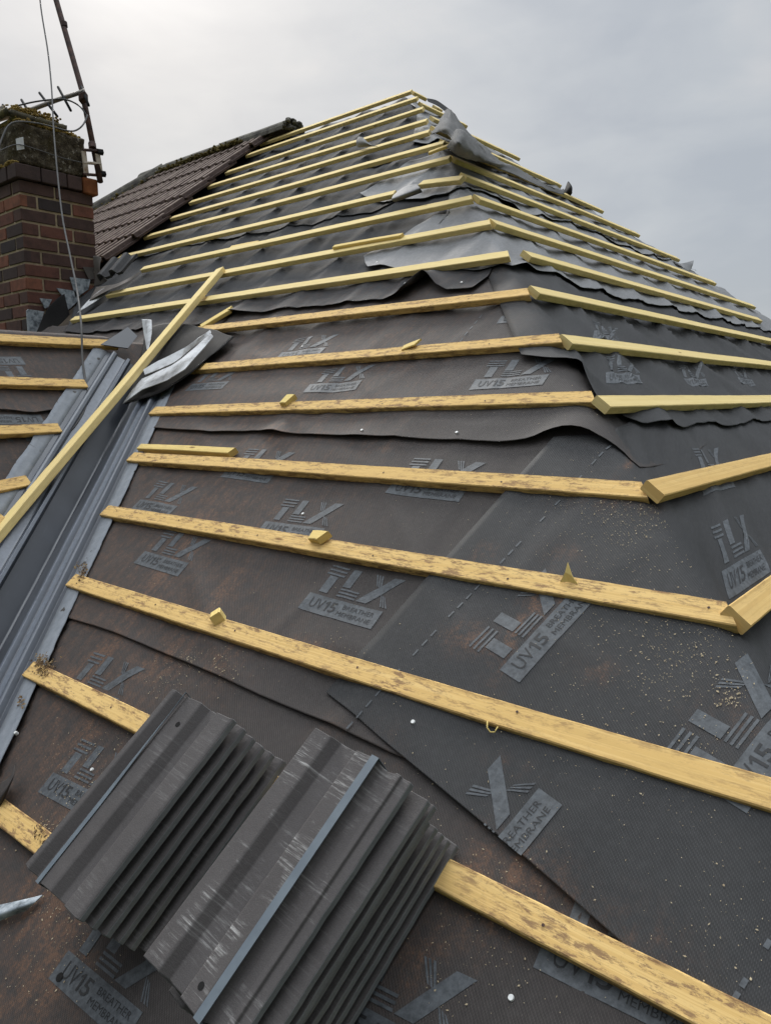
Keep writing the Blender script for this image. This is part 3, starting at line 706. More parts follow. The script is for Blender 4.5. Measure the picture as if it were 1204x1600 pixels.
# ------------------------------------------------------------------ valley trough
c0 = V((-2.698, .444, .348)); c1 = V((-2.032, -.399, -.313)); vd = (c0-c1).normalized()
wA = nA.cross(vd).normalized(); wA = wA if wA.x > 0 else -wA
wC = nC.cross(vd).normalized(); wC = wC if wC.x < 0 else -wC
prof = [(.0, -.012), (.004, -.0125), (.085, .004), (.092, .023), (.104, .025), (.112, .008), (.118, .007), (.150, .007), (.156, .021), (.168, .024), (.175, .022), (.182, .005), (.200, .004)]
def trough_pt(t, side, d, h): return c1 + vd*t + (wA if side > 0 else wC)*d + (nA if side > 0 else nC)*(h+.010)
T0, T1 = -1.6, 1.66
vt_ = thing('valley_trough', 'grey ribbed plastic valley trough running down between the two slopes', 'valley trough', trough_pt(0, 1, 0, 0))
mb = MB(); NT_ = 60; cs = [(-1, d, h) for d, h in reversed(prof[1:])] + [(1, d, h) for d, h in prof]
per = [0]
for a, b in zip(cs, cs[1:]): per.append(per[-1]+math.hypot((a[0]*a[1]-b[0]*b[1]), a[2]-b[2]))
PALE = [0, 0, 0, .75, .8, .1, .9, .9, .5, .55, .5, .1, .2]  # pale tint for each profile point
rows = [[mb.vert(trough_pt(T0+(T1-T0)*i/NT_, sd, d, h + .0015*mn.noise(V((i*.4, d*30, sd)))), scuff=PALE[[q[0] for q in prof].index(d)]) for sd, d, h in cs] for i in range(NT_+1)]
for i in range(NT_):
    for k in range(len(cs)-1):
        x0, x1 = (T1-T0)*i/NT_, (T1-T0)*(i+1)/NT_
        mb.face([rows[i][k], rows[i][k+1], rows[i+1][k+1], rows[i+1][k]][::-1], [(x0, per[k]), (x0, per[k+1]), (x1, per[k+1]), (x1, per[k])][::-1])
o = mb.build('ribbed_channel', M['grp'], vt_, smooth=False); solid(o, .003, 1); bevel(o, .003, 2, 20)
for sd in (1, -1):
    mb = MB(); rows = []
    for i in range(161):
        t = T0+(T1-T0)*i/160
        e = .258 + .004*mn.noise(V((t*9, sd*3., 1))) + .0025*mn.noise(V((t*40, sd*7., 4)))
        rows.append([mb.vert(trough_pt(t, sd, .198+(e-.198)*k/3, .0045-.0*k + (.004 if k else .0)*0)) for k in range(4)])
    for i in range(160):
        for k in range(3):
            f = [rows[i][k], rows[i][k+1], rows[i+1][k+1], rows[i+1][k]]; uv = [(i*.018, k*.02), (i*.018, k*.02+.02), (i*.018+.018, k*.02+.02), (i*.018+.018, k*.02)]
            mb.face(f if sd > 0 else f[::-1], uv if sd > 0 else uv[::-1])
    o = mb.build('sanded_flange', M['grp_flange'], vt_, smooth=True); solid(o, .003, -1)
# flat slate-coloured plate at the valley head
mb = MB(); pts = [Cp(158, 538, .045), Cp(200, 511, .045), Cp(215, 525, .045), Cp(200, 544, .045)]
d_ = nC*.005
i0 = [mb.vert(x) for x in pts]; i1 = [mb.vert(x-d_) for x in pts]
mb.face(i0[::-1]); mb.face(i1)
for k in range(4): mb.face([i0[k], i0[(k+1) % 4], i1[(k+1) % 4], i1[k]])
tag(mb.build('plastic_plate', M['grp']), 'flat blue-grey plate lying at the head of the valley trough', 'plate')

# ------------------------------------------------------------------ flaps and scraps of sheet
def sheetthing(name, rows, mat, label, cat, t=.0025, jit=0.0, nr=16, nc=24, group=None, seed=0):
    mb = patch(rows, nr, nc, jit=jit, seed=seed); o = mb.build(name, M[mat], smooth=True); solid(o, t, 0)
    return tag(o, label, cat, group)
def facet(rows, sub=5, jit=.0, seed=0):
    mb = MB(); g = []
    nr, nc = (len(rows)-1)*sub, (len(rows[0])-1)*sub
    for i in range(nr+1):
        r0, f = min(i//sub, len(rows)-2), i/sub - min(i//sub, len(rows)-2); row = []
        for j in range(nc+1):
            c0_, q = min(j//sub, len(rows[0])-2), j/sub - min(j//sub, len(rows[0])-2)
            p = (V(rows[r0][c0_])*(1-q)+V(rows[r0][c0_+1])*q)*(1-f) + (V(rows[r0+1][c0_])*(1-q)+V(rows[r0+1][c0_+1])*q)*f
            row.append(mb.vert(p + mn.noise_vector(p*9+V((seed, 0, 0)))*jit))
        g.append(row)
    for i in range(nr):
        for j in range(nc): mb.face([g[i][j], g[i][j+1], g[i+1][j+1], g[i+1][j]], [(j*.01, i*.01), (j*.01+.01, i*.01), (j*.01+.01, i*.01+.01), (j*.01, i*.01+.01)])
    return mb
folded = thing('folded_flap', 'dark membrane flap folded back over the valley with a silvery underside', 'membrane flap', A(260, 570, .03))
r1 = [A(231, 512, .04), A(262, 506, .045), A(300, 508, .04), A(366, 526, .02)]
r2 = [A(214, 580, .045), A(245, 548, .055), A(292, 535, .05), A(352, 540, .025)]
r3 = [A(194, 631, .045), A(240, 618, .040), A(287, 590, .045), A(330, 556, .03)]
o = patch([r1, r2, r3], 20, 26, jit=.008).build('dark_sheet', M['mem_black'], folded, smooth=True); solid(o, .003, 0)
w1 = [A(222, 592, .066), A(244, 582, .072), A(268, 571, .076), A(284, 560, .078), A(304, 543, .074), A(329, 521, .058)]
w2 = [A(205, 612, .066), A(236, 596, .070), A(266, 583, .070), A(290, 570, .076), A(305, 552, .072), A(331, 523, .055)]
w3 = [A(193, 630, .060), A(222, 609, .064), A(262, 594, .066), A(289, 578, .072), A(306, 558, .068), A(333, 526, .050)]
o = facet([w1, w2, w3], 6, .003, 3).build('silvery_underside', M['white_underside'], folded); solid(o, .003, 0)
x1 = [A(224, 578, .120), A(246, 565, .128), A(268, 554, .130), A(288, 544, .125), A(310, 528, .11), A(328, 516, .075)]
x2 = [A(227, 586, .110), A(250, 577, .115), A(272, 567, .112), A(284, 558, .110), A(304, 540, .10), A(330, 520, .07)]
o = facet([x1, x2], 6, .002, 5).build('turned_hem', M['white_underside'], folded); solid(o, .003, 0)
sheetthing('membrane_strip', [[A(222, 499, .10), A(229, 499, .11), A(237, 500, .10)], [A(225, 520, .07), A(231, 521, .08), A(237, 521, .08)], [A(230, 548, .045), A(231, 549, .045), A(232, 548, .045)]], 'white_underside', 'narrow white tapering strip standing up at the valley head', 'membrane scrap')
TW = 'twisted pale grey membrane flap blown over the hip near the peak'
tw = [[B(697, 170, .10), B(704, 172, .12), B(711, 181, .12), B(728, 203, .10), B(748, 222, .06), B(768, 240, .05)],
      [B(688, 187, .12), B(698, 194, .16), B(709, 204, .16), B(724, 220, .16), B(744, 238, .12), B(776, 252, .05)],
      [B(672, 212, .07), B(688, 206, .12), B(703, 215, .14), B(718, 229, .17), B(742, 247, .11), B(772, 258, .05)]]
fl = thing('twisted_flap', TW, 'membrane flap', B(715, 210, .05))
o = patch(tw, 20, 30, jit=.009, seed=9, jf=11).build('pale_sheet', M['mem_flap'], fl, smooth=True); solid(o, .003, 0)
t2 = [[B(711, 203, .18), B(722, 204, .20), B(738, 216, .17), B(765, 240, .08), B(800, 263, .05), B(858, 292, .05), B(880, 296, .05)],
      [B(705, 217, .18), B(716, 222, .22), B(733, 233, .18), B(768, 254, .09), B(806, 262, .06), B(850, 288, .05), B(882, 299, .05)],
      [B(698, 229, .10), B(712, 240, .12), B(740, 251, .10), B(764, 256, .06), B(800, 272, .05), B(848, 294, .04), B(880, 304, .04)]]
o = patch(t2, 20, 40, jit=.009, seed=12, jf=11).build('rolled_edge', M['mem_flap'], fl, smooth=True); solid(o, .003, 0)
sheetthing('torn_flap', [[A(560, 213, .09), A(566, 214, .10), A(571, 220, .08)], [A(556, 221, .07), A(570, 224, .08), A(580, 227, .05)], [A(559, 230, .04), A(572, 229, .04), A(590, 229, .035)]], 'mem_light', 'small pale torn flap curling between two battens high on the slope', 'membrane flap', jit=.004)
sheetthing('torn_flap', [[A(614, 305, .05), A(632, 292, .06), A(652, 288, .05)], [A(612, 311, .06), A(634, 303, .075), A(656, 294, .06)], [A(616, 316, .03), A(636, 309, .04), A(660, 300, .03)]], 'mem_light', 'pale membrane fold wrapped over the broken batten line', 'membrane flap', jit=.004, seed=4)
sheetthing('torn_flap', [[B(880, 301, .02), B(886, 285, .08), B(888, 284, .08)], [B(884, 304, .02), B(890, 291, .08), B(893, 292, .08)], [B(890, 307, .02), B(893, 302, .05), B(893, 300, .05)]], 'mem_black', 'small dark pointed scrap upright on the skyline of the hip end', 'membrane flap')
sheetthing('torn_flap', [[B(1062, 412, .02), B(1068, 411, .04), B(1083, 407, .07)], [B(1066, 418, .02), B(1074, 415, .04), B(1082, 412, .06)], [B(1074, 423, .02), B(1078, 421, .03), B(1079, 420, .03)]], 'mem_light', 'small grey scrap sticking out low on the skyline of the hip end', 'membrane flap')
sheetthing('membrane_scrap', [[B(667, 153, .03), B(682, 157, .05), B(700, 170, .05), B(712, 182, .04)], [B(668, 158, .02), B(684, 166, .03), B(700, 178, .03), B(712, 188, .02)]], 'mem_black', 'black membrane edge curling along the far hip beside the peak', 'membrane flap', jit=.006)
sheetthing('lead_scrap', [[A(-25, 1422, .02), A(20, 1409, .025), A(68, 1398, .012)], [A(-25, 1436, .03), A(24, 1418, .032), A(56, 1409, .016)], [A(-25, 1450, .012), A(16, 1430, .014), A(40, 1421, .008)]], 'lead', 'crumpled grey scrap poking in at the left edge below the left tile stack', 'lead scrap', jit=.006)
sheetthing('membrane_scrap', [[A(4, 1222, .02), A(18, 1212, .04), A(24, 1195, .03)], [A(-12, 1250, .02), A(6, 1240, .05), A(22, 1212, .05)], [A(-20, 1290, .01), A(2, 1262, .015), A(16, 1228, .008)]], 'mem_brown', 'turned-up corner of dark membrane at the lower end of the flange', 'membrane flap', jit=.004)

# ------------------------------------------------------------------ stacks of new tiles
TP = [(0, .002), (.004, .017), (.007, .019), (.046, .019), (.050, .018), (.063, .001), (.072, 0), (.106, 0), (.109, .001), (.114, .017), (.117, .019), (.154, .019), (.158, .018), (.171, .001), (.18, 0), (.199, 0), (.201, .006), (.212, .0062), (.214, .0), (.232, 0)]
TP = [(x*.212/.232, z) for x, z in TP]
TW_, TL_, TT = .212, .0, .0125
TPN = [(x, z) for x, z in TP if x < .199*.212/.232] + [(.212, 0)]
TPL = [(0, 0), (.003, .006), (.007, .006), (.010, .018), (.013, .019), (.022, .019), (.025, .018), (.038, .001), (.042, 0), (.056, 0), (.059, .001), (.063, .018), (.066, .019), (.109, .019), (.113, .018), (.126, .001), (.130, 0), (.157, 0), (.160, .001), (.164, .018), (.167, .019), (.205, .019), (.209, .018), (.212, .016)]
def tile_mesh(L, sc=1.0, rough=1.0, seed=0, TP=TP, scuff=1.0):
    mb = MB(); N = 30; top = []; bot = []
    for i in range(N+1):
        y = L*i/N; rt = []; rb = []
        for k, (x, z) in enumerate(TP):
            e = 0
            if i in (0, N): e = (.004*mn.noise(V((x*40, i, seed))) + .0025*mn.noise(V((x*150, i, seed))))*rough
            ex = (.0013*mn.noise(V((y*30, k, seed))) - .0035*max(0, mn.noise(V((y*22, k, seed+9)))-.35))*rough if k in (0, len(TP)-1) else 0
            arr = 1.0 if z > .0185 else .45
            rt.append(mb.vert((x*sc+ex, -y+e, z+TT+.0004*mn.noise(V((x*50, y*50, seed)))), scuff=scuff*arr))
            rb.append(mb.vert((x*sc+ex, -y+e, z), scuff=0))
        top.append(rt); bot.append(rb)
    n = len(TP)
    for i in range(N):
        for k in range(n-1):
            uv = [(TP[k][0], L*i/N), (TP[k][0], L*(i+1)/N), (TP[k+1][0], L*(i+1)/N), (TP[k+1][0], L*i/N)]
            mb.face([top[i][k], top[i+1][k], top[i+1][k+1], top[i][k+1]], uv)
            mb.face([bot[i][k], bot[i][k+1], bot[i+1][k+1], bot[i+1][k]], [uv[0], uv[3], uv[2], uv[1]])
        for k in (0, n-1):
            f = [top[i][k], bot[i][k], bot[i+1][k], top[i+1][k]]; uv = [(i*.013, 0), (i*.013, .013), (i*.013+.013, .013), (i*.013+.013, 0)]
            mb.face(f if k == 0 else f[::-1], uv if k == 0 else uv[::-1], 1)
    for i in (0, N):
        for k in range(n-1):
            f = [top[i][k], top[i][k+1], bot[i][k+1], bot[i][k]]; uv = [(TP[k][0], 0), (TP[k+1][0], 0), (TP[k+1][0], .013), (TP[k][0], .013)]
            mb.face(f if i == 0 else f[::-1], uv if i == 0 else uv[::-1], 1)
    return mb
def place(o, org, ax, dn, n, rot=0):
    ax = V(ax).normalized(); n = V(n).normalized(); ay = n.cross(ax)
    mat = Matrix((( ax.x, ay.x, n.x, org.x), (ax.y, ay.y, n.y, org.y), (ax.z, ay.z, n.z, org.z), (0, 0, 0, 1)))
    o.matrix_world = mat @ Matrix.Rotation(rot, 4, 'Z')
def stack(tl, bl, tr, htop, nt, pitch, shifts, labels, group, strap_x, strap_label, seed, profs, sw=.0075):
    pT = A(*tl, htop); pB = A(*bl, htop); pR = A(*tr, htop)
    L = (pT-pB).length; ay = (pT-pB).normalized(); ax = ay.cross(nA).normalized()
    Wd = (pR-pT).dot(ax); pass
    for k in range(nt):
        sx, sy, rz = shifts[k]
        hh = -TT-.019-k*pitch
        mb = tile_mesh(L, 1.0, 1.0, seed+k*3.1, profs[min(k, 1)], strap_x[4] if k == 0 else .4)
        o = mb.build('roof_tile', [M['tile'], M['tile_edge']], loc=(0, 0, 0)); bevel(o, .0018, 2, 25)
        org = pT + nA*hh + ax*sx + ay*sy
        place(o, org, ax, None, nA, rz)
        if k == 0:
            mb = MB(); hx, hy = shifts[-1][:2]
            disc(mb, (hx, -hy, .0194+TT+.0006), (1, 0, 0), (0, 1, 0), .0055)
            h = mb.build('nail_hole', M['mem_black'], loc=(0, 0, 0)); h.parent = o
        tag(o, labels[k], 'roof tile', group)
    mb = MB(); rows = []
    for i in range(25):
        t = i/24; y = .004+(L-.008)*t
        x = strap_x[0]+(strap_x[1]-strap_x[0])*t
        tw = strap_x[2]*1.4*max(0, .62-t)
        z = .0022
        c = pT + ax*x - ay*y + nA*(z if strap_x[3] else z)
        a = ax*math.cos(tw) + nA*math.sin(tw)
        c = c + nA*(abs(math.sin(tw))*sw)
        rows.append((c-a*sw, c+a*sw))
    # strap turns down over both tile ends
    f0 = rows[0]; f1 = rows[-1]
    rows = [(f0[0]+ay*.004-nA*.05, f0[1]+ay*.004-nA*.05), (f0[0]+ay*.007, f0[1]+ay*.007)] + rows + [(f1[0]-ay*.007, f1[1]-ay*.007), (f1[0]-ay*.006-nA*.06, f1[1]-ay*.006-nA*.06)]
    ids = [(mb.vert(a), mb.vert(b)) for a, b in rows]
    for (a, b), (c, d) in zip(ids, ids[1:]): mb.face([a, b, d, c])
    o = mb.build('packing_strap', M['strap']); solid(o, .001, 0)
    tag(o, strap_label, 'strap', 'packing straps round the tile stacks')
    return pT, ax, ay, L, Wd
names = ['%s tile down' % w for w in ORD]
stL = stack((265, 1073), (34, 1348), (367, 1113), .213, 6, .0315,
    [(0, 0, 0), (.003, .003, -.004), (.004, .003, .003), (.007, .006, 0), (.008, .007, -.003), (.013, .012, .002), (.098, .055)],
    ['topmost dark tile of the left stack, nearly unscratched with a strap along it'] + ['%s tile down in the left stack of dark concrete tiles' % ORD[k] for k in range(1, 6)],
    'tiles in the left stack', (.062, .073, .9, 1, .35), 'thin twisted grey strap along the left tile stack', 1, (TPL, TPL), .0052)
stR = stack((490, 1134), (221, 1490), (631, 1207), .232, 8, .0265,
    [(0, 0, 0), (.024, -.004, -.004), (.020, -.003, .004), (.008, -.020, 0), (.009, -.016, -.003), (.008, -.014, .003), (.007, -.012, 0), (.009, -.006, .002), (.125, .375)],
    ['topmost tile of the right stack, scratched white with a broad strap'] + ['%s tile down in the right stack of dark concrete tiles' % ORD[k] for k in range(1, 8)],
    'tiles in the right stack', (.146, .153, .0, 1, 1.7), 'broad flat blue-grey strap along the right tile stack', 40, (TP, TPN))

# ------------------------------------------------------------------ chimney
XF = -5.056; YF0 = 1.176; YF1 = 1.712; ZT = 1.945
chim = thing('chimney', 'old dark brick chimney with roughcast top, mossy cap slabs and lead flashings', 'chimney', (XF-.45, (YF0+YF1)/2, .9))
mb = MB(); mb.box((XF-1.0+.006, YF0+.006, .5), (1.0-.012, 0, 0), (0, YF1-YF0-.012, 0), (0, 0, ZT-.5))
mb.build('mortar_core', M['mortar'], chim)
mb = MB(); ch = .0925; jt = .0155; rnd = random.Random(5)
def bricks_face(org, du, nrm, W, z0, z1, odd):
    z = z1; k = 0
    while z > z0:
        x = 0; first = True
        while x < W-.005:
            ln = .25
            if first and (k+odd) % 2: ln = .12
            first = False
            if W-x-ln < .05: ln = W-x
            ln = min(ln, W-x)
            tone = min(1, max(0, rnd.gauss(.38, .24)))
            if k == 0: tone = .25
            off = rnd.uniform(-.003, .004)
            a = 0 if x == 0 else jt/2; b = 0 if x+ln > W-.01 else jt/2
            p = V(org)+du*(x+a)+V((0, 0, z-ch+jt-V(org).z))
            mb.box(p-nrm*.05, du*(ln-a-b), V((0, 0, ch-jt)), nrm*(.05+.002+off*.8), tone=tone)
            x += ln
        z -= ch; k += 1
bricks_face((XF, YF0, 0), V((0, 1, 0)), V((1, 0, 0)), YF1-YF0, .85, ZT, 0)
bricks_face((XF, YF0, 0), V((-1, 0, 0)), V((0, -1, 0)), 1.0, .85, ZT, 1)
o = mb.build('brickwork', M['brick'], chim); bevel(o, .004, 2)
# oversailing course
zt2 = X(27, 262, XF+.03).z
mb = MB()
yy = YF0-.03
for i, (l, tn) in enumerate([(.18, .12), (.19, .1), (.115, .2)]):
    mb.box((XF-.1, yy, ZT+.008), (.13+random.uniform(-.003, .003), 0, 0), (0, l-.008, 0), (0, 0, .095), tone=tn); yy += l
xx = XF-.108
for tn in (.1, .3, .15, .2): mb.box((xx-.24, YF0-.03, ZT+.008), (.232, 0, 0), (0, .1, 0), (0, 0, .095), tone=tn); xx -= .24
o = mb.build('oversailing_course', M['brick'], chim); bevel(o, .006, 2)
mb = MB(); mb.box((XF-.12, yy, ZT-.005), (.155, 0, 0), (0, .115, 0), (0, 0, .115))
bevel(mb.build('orange_corner_brick', M['terracotta'], chim), .012, 3)
# roughcast block
zb, zr = ZT+.105, ZT+.365
mb = MB(); Ny, Nz = 26, 18
def rough_box(x0, x1, y0, y1, z0, z1, n=14, amp=.012):
    bm = bmesh.new(); bmesh.ops.create_cube(bm, size=1.0)
    bmesh.ops.subdivide_edges(bm, edges=bm.edges[:], cuts=n, use_grid_fill=True)
    mm = MB(); bm.verts.ensure_lookup_table()
    for v in bm.verts:
        p = V((x0+(v.co.x+.5)*(x1-x0), y0+(v.co.y+.5)*(y1-y0), z0+(v.co.z+.5)*(z1-z0)))
        nn = V((v.co.x*(abs(v.co.x) > .499), v.co.y*(abs(v.co.y) > .499), v.co.z*(abs(v.co.z) > .499)))
        if nn.length: nn.normalize()
        p += nn*amp*(mn.noise(p*14)+.6*mn.noise(p*37)) - nn*(.010 if (abs(v.co.x) > .49)+(abs(v.co.y) > .49)+(abs(v.co.z) > .49) > 1 else 0)
        mm.vert(p)
    for f in bm.faces: mm.face([v.index for v in f.verts])
    bm.free(); return mm
rough_box(XF-1.0, XF+.012, YF0+.0, YF1-.03, zb, zr+.02, 18).build('roughcast_block', M['render'], chim, smooth=True)
# moss fillets
def blobs(mb, pts, r, n, rr, seed=0):
    g = random.Random(seed)
    for _ in range(n):
        t = g.random()*(len(pts)-1); k = int(t); p = V(pts[k]).lerp(V(pts[k+1]), t-k)
        p = p + V((g.gauss(0, rr), g.gauss(0, rr), g.gauss(0, rr*.6))); q = r*g.uniform(.5, 1.4)
        bm = bmesh.new(); bmesh.ops.create_icosphere(bm, subdivisions=1, radius=q)
        b0 = len(mb.v)
        for v in bm.verts: mb.vert(p + V((v.co.x, v.co.y, v.co.z*.75))*(1+.5*mn.noise(v.co*60+p*3)))
        for f in bm.faces: mb.face([b0+v.index for v in f.verts])
        bm.free()
mb = MB()
blobs(mb, [(XF-.7, YF0-.012, zb+.015), (XF-.1, YF0-.012, zb+.012), (XF-.02, YF0, zb+.01)], .009, 420, .010, 1)
blobs(mb, [(XF-.3, YF0+.03, zr+.02), (XF-.02, YF0+.03, zr+.03), (XF-.01, YF0+.3, zr+.03), (XF-.03, YF1-.06, zr+.02)], .009, 600, .012, 2)
mb.build('moss_fillet', M['moss_gold'], chim, smooth=True)
# cap slabs
def slab(pts, t, name):
    mb = MB(); N = 14; g = []
    for i in range(N+1):
        r = []
        for j in range(N+1):
            p = (V(pts[0])*(1-i/N)+V(pts[1])*(i/N))*(1-j/N) + (V(pts[3])*(1-i/N)+V(pts[2])*(i/N))*(j/N)
            p = p + V((0, 0, .006*mn.noise(p*16)))
            if i in (0, N) or j in (0, N): p = p + mn.noise_vector(p*22)*.012
            r.append(mb.vert(p))
        g.append(r)
    for i in range(N):
        for j in range(N): mb.face([g[i][j], g[i+1][j], g[i+1][j+1], g[i][j+1]])
    o = mb.build(name, M['stone'], chim, smooth=True); solid(o, t, -1); return o
zc = zr+.05
apx = X(29, 178, XF-.12); ape = X(70, 178, XF-.18)
lowR = X(102, 203, XF-.02); lowF = X(25, 196, XF+.02); 
slab([(XF-.02, YF0-.01, zc+.035), (XF+.0, YF1-.16, zc+.03), (XF-.32, YF1-.2, zc+.13), (XF-.30, YF0+.06, zc+.135)], .04, 'cap_slab')
slab([(XF-.03, YF0-.035, zc+.04), (XF-.28, YF0+.05, zc+.14), (XF-1.0, YF0+.05, zc+.14), (XF-1.0, YF0-.06, zc+.02)], .04, 'cap_slab')
mb = MB(); mb.box((XF-.9, YF0+.05, zr-.02), (.84, 0, 0), (0, YF1-YF0-.22, 0), (0, 0, .10)); mb.build('flaunching', M['mortar'], chim)
mb = MB(); blobs(mb, [(XF-.06, YF0+.02, zc+.06), (XF-.05, YF1-.2, zc+.05), (XF-.25, YF1-.22, zc+.14), (XF-.28, YF0+.1, zc+.15), (XF-.8, YF0+.0, zc+.12)], .009, 200, .018, 3)
blobs(mb, [(XF-.10, YF0+.05, zc+.085), (XF-.10, YF1-.22, zc+.08)], .009, 170, .022, 5)
mb.build('cap_moss', M['moss_gold'], chim, smooth=True)
# stepped lead flashing
def plate(pts, nrm, t, name, mat, parent=None):
    mb = MB(); c = sum((V(p) for p in pts), V((0, 0, 0)))/len(pts)
    i0 = [mb.vert(V(p)+nrm*t) for p in pts]; i1 = [mb.vert(V(p)-nrm*.001) for p in pts]
    a = (V(pts[1])-V(pts[0])).cross(V(pts[2])-V(pts[1]))
    if a.dot(nrm) < 0: i0.reverse(); i1.reverse()
    mb.face(i0); mb.face(i1[::-1]); n = len(i0)
    for k in range(n): mb.face([i0[(k+1) % n], i0[k], i1[k], i1[(k+1) % n]])
    return mb.build(name, M[mat], parent)
nx = V((1, 0, 0)); xf = XF+.010
for k, poly in enumerate([[(62, 466), (81, 468), (75, 480), (70, 482)], [(88, 450), (118, 455), (122, 470), (107, 484), (103, 478), (96, 461)], [(109, 433), (141, 437), (138, 452), (118, 466), (113, 446)], [(129, 417), (146, 418), (147, 436), (139, 437)]]):
    plate([X(px, py, xf) for px, py in poly], nx, .006, 'stepped_flashing', 'lead' if k < 3 else 'lead_dark', chim)
plate([X(41, 486, xf+.012), X(44, 483, xf+.012), X(69, 487, xf+.012), X(63, 506, xf+.012), X(54, 524, xf+.012), X(44, 524, xf+.012)], nx, .006, 'apron_flashing', 'lead', chim)
sheetthing('membrane_offcut', [[X(101, 459, XF+.06), X(88, 468, XF+.10), X(72, 486, XF+.12), X(55, 526, XF+.12)], [X(106, 482, XF+.10), X(95, 492, XF+.13), X(82, 506, XF+.15), X(68, 526, XF+.16)], [X(113, 506, XF+.12), X(104, 514, XF+.16), X(96, 522, XF+.18), X(88, 527, XF+.18)]], 'mem_black', 'stiff black upturned membrane piece leaning at the foot of the chimney', 'membrane flap', jit=.004)
# lead/membrane gutter between chimney and old tiles
sheetthing('back_gutter_lead', [[X(146, 400, XF+.03), X(152, 400, XF+.05), X(158, 402, XF+.06)], [X(148, 430, XF+.04), X(154, 428, XF+.07), X(158, 428, XF+.10)], [X(146, 447, XF+.03), X(160, 444, XF+.09), X(180, 444, XF+.14)]], 'lead_dark', 'brown crumpled lead between the chimney and the old tiles', 'lead flashing', jit=.010)
sheetthing('side_flashing', [[A(150, 448, .03), A(180, 444, .05), A(200, 435, .06), A(222, 422, .03)], [A(140, 470, .03), A(165, 456, .05), A(190, 446, .06), A(216, 430, .03)]], 'lead_dark', 'dull lead strip running below the dark wavy tile', 'lead flashing', jit=.006)
sheetthing('membrane_strip', [[A(120, 490, .02), A(140, 468, .03), A(160, 452, .04), A(176, 446, .04)], [A(126, 486, .015), A(148, 472, .02), A(165, 460, .02), A(178, 449, .02)]], 'white_underside', 'curved pale strip of turned-back membrane right of the chimney', 'membrane scrap')
# white cable plate, bracket
mb = MB(); y0 = X(25, 214, XF).y
pl_ = [X(25, 217, XF+.02), X(36, 214, XF+.02), X(38, 233, XF+.02), X(27, 235, XF+.02)]
plate(pl_, nx, .006, 'corner_plate', 'white', chim)
mb = MB()
def yz(px, py, x=XF+.03): return X(px, py, x)
br = thing('mast_bracket', 'rusty cream-painted bracket clamping the aerial mast to the chimney', 'bracket', yz(140, 255))
plate([yz(127, 236), yz(134, 236), yz(139, 276), yz(131, 273)], nx, .008, 'fixing_plate', 'cream_metal', br)
for y_ in (234, 254, 272):
    mb = MB(); mb.tube([yz(130, y_), yz(158, y_+2)], .012, 6); mb.build('clamp_arm', M['rust'] if y_ != 254 else M['cream_metal'], br)
plate([yz(148, 240), yz(156, 242), yz(160, 268), yz(153, 266)], nx, .008, 'clamp_plate', 'cream_metal', br)
for y_ in (237, 271):
    mb = MB(); mb.tube([yz(152, y_), yz(160 if y_ < 250 else 164, y_+1)], .024, 6); mb.build('clamp_jaw', M['black_plastic'], br)
# mast
mast_d = (X(152, 280, XF+.05)-CAM).dot(FX)
mast = thing('aerial_mast', 'thin rusty brown leaning mast rising out of the top of the picture', 'mast', D(152, 285, mast_d))
mb = MB(); mb.tube([D(157, 284, mast_d), D(128, 140, mast_d*1.02), D(88, 0, mast_d*1.04), D(55, -130, mast_d*1.06)], .021, 10); mb.build('pole', M['rust'], mast, smooth=True)
mb = MB(); mb.tube([D(145, 232, mast_d*.998), D(144, 224, mast_d*1.0)], .027, 10); mb.build('collar', M['rust'], mast)
mb = MB(); mb.tube([D(101, 42, mast_d*1.034), D(100, 35, mast_d*1.034)], .025, 10); mb.build('collar', M['rust'], mast)
yg = thing('tv_aerial', 'small old television aerial with cross rods clamped to the leaning mast', 'aerial', D(128, 145, mast_d*1.01))
ad = mast_d*1.01
mb = MB(); mb.tube([D(133, 142, ad*.995), D(90, 156, ad*.99), D(50, 171, ad*.985), D(-40, 199, ad*.97)], .016, 8); mb.build('boom', M['alu'], yg, smooth=True)
mb = MB(); mb.box(D(122, 146, ad*.985), D(133, 141, ad*.985)-D(122, 146, ad*.985), (0, 0, -.05), FX*.06); bevel(mb.build('mast_clamp', M['rust'], yg), .006)
for a, b in [((127, 135), (139, 165)), ((91, 136), (111, 173)), ((62, 145), (90, 182)), ((34, 156), (52, 186)), ((5, 164), (20, 190))]:
    mb = MB(); mb.tube([D(*a, ad*1.0), D((a[0]+b[0])/2, (a[1]+b[1])/2, ad*.986), D(*b, ad*.975)], .0095, 6); mb.build('rod', M['black_plastic'], yg, smooth=True)
# cables
def curve(pts, n): return [crom([V(p) for p in pts], i/n) for i in range(n+1)]
def cable(pts, r, mat, label, n=60):
    mb = MB(); mb.tube(curve(pts, n), r, 7); o = mb.build('cable', M[mat], smooth=True); return tag(o, label, 'cable')
cable([D(58, -60, 5.2), D(64, 10, 5.1), D(75, 80, 4.95), D(81, 140, 4.8), D(84, 200, 4.6), D(90, 270, 4.4), D(98, 340, 4.2), D(110, 400, 4.0), D(120, 450, 3.8), D(127, 505, 3.5), D(129, 560, Cp(129, 560, .03).xyz.__sub__(CAM).dot(FX)), Cp(134, 596, .02), Cp(138, 614, .02), Cp(132, 640, .02), Cp(118, 664, .02), Cp(104, 678, .02), Cp(93, 682, .02)], .0048, 'cable', 'long grey cable hanging in front of the chimney down to the valley', 110)
cable([D(-10, 182, ad*.97), D(20, 168, ad*.98), D(55, 159, ad*.97), D(90, 155, ad*.975), D(108, 157, ad*.98), D(122, 164, ad), D(130, 172, mast_d), D(136, 182, mast_d)], .006, 'cable_dark', 'dark lead looping along the aerial boom to the mast', 50)
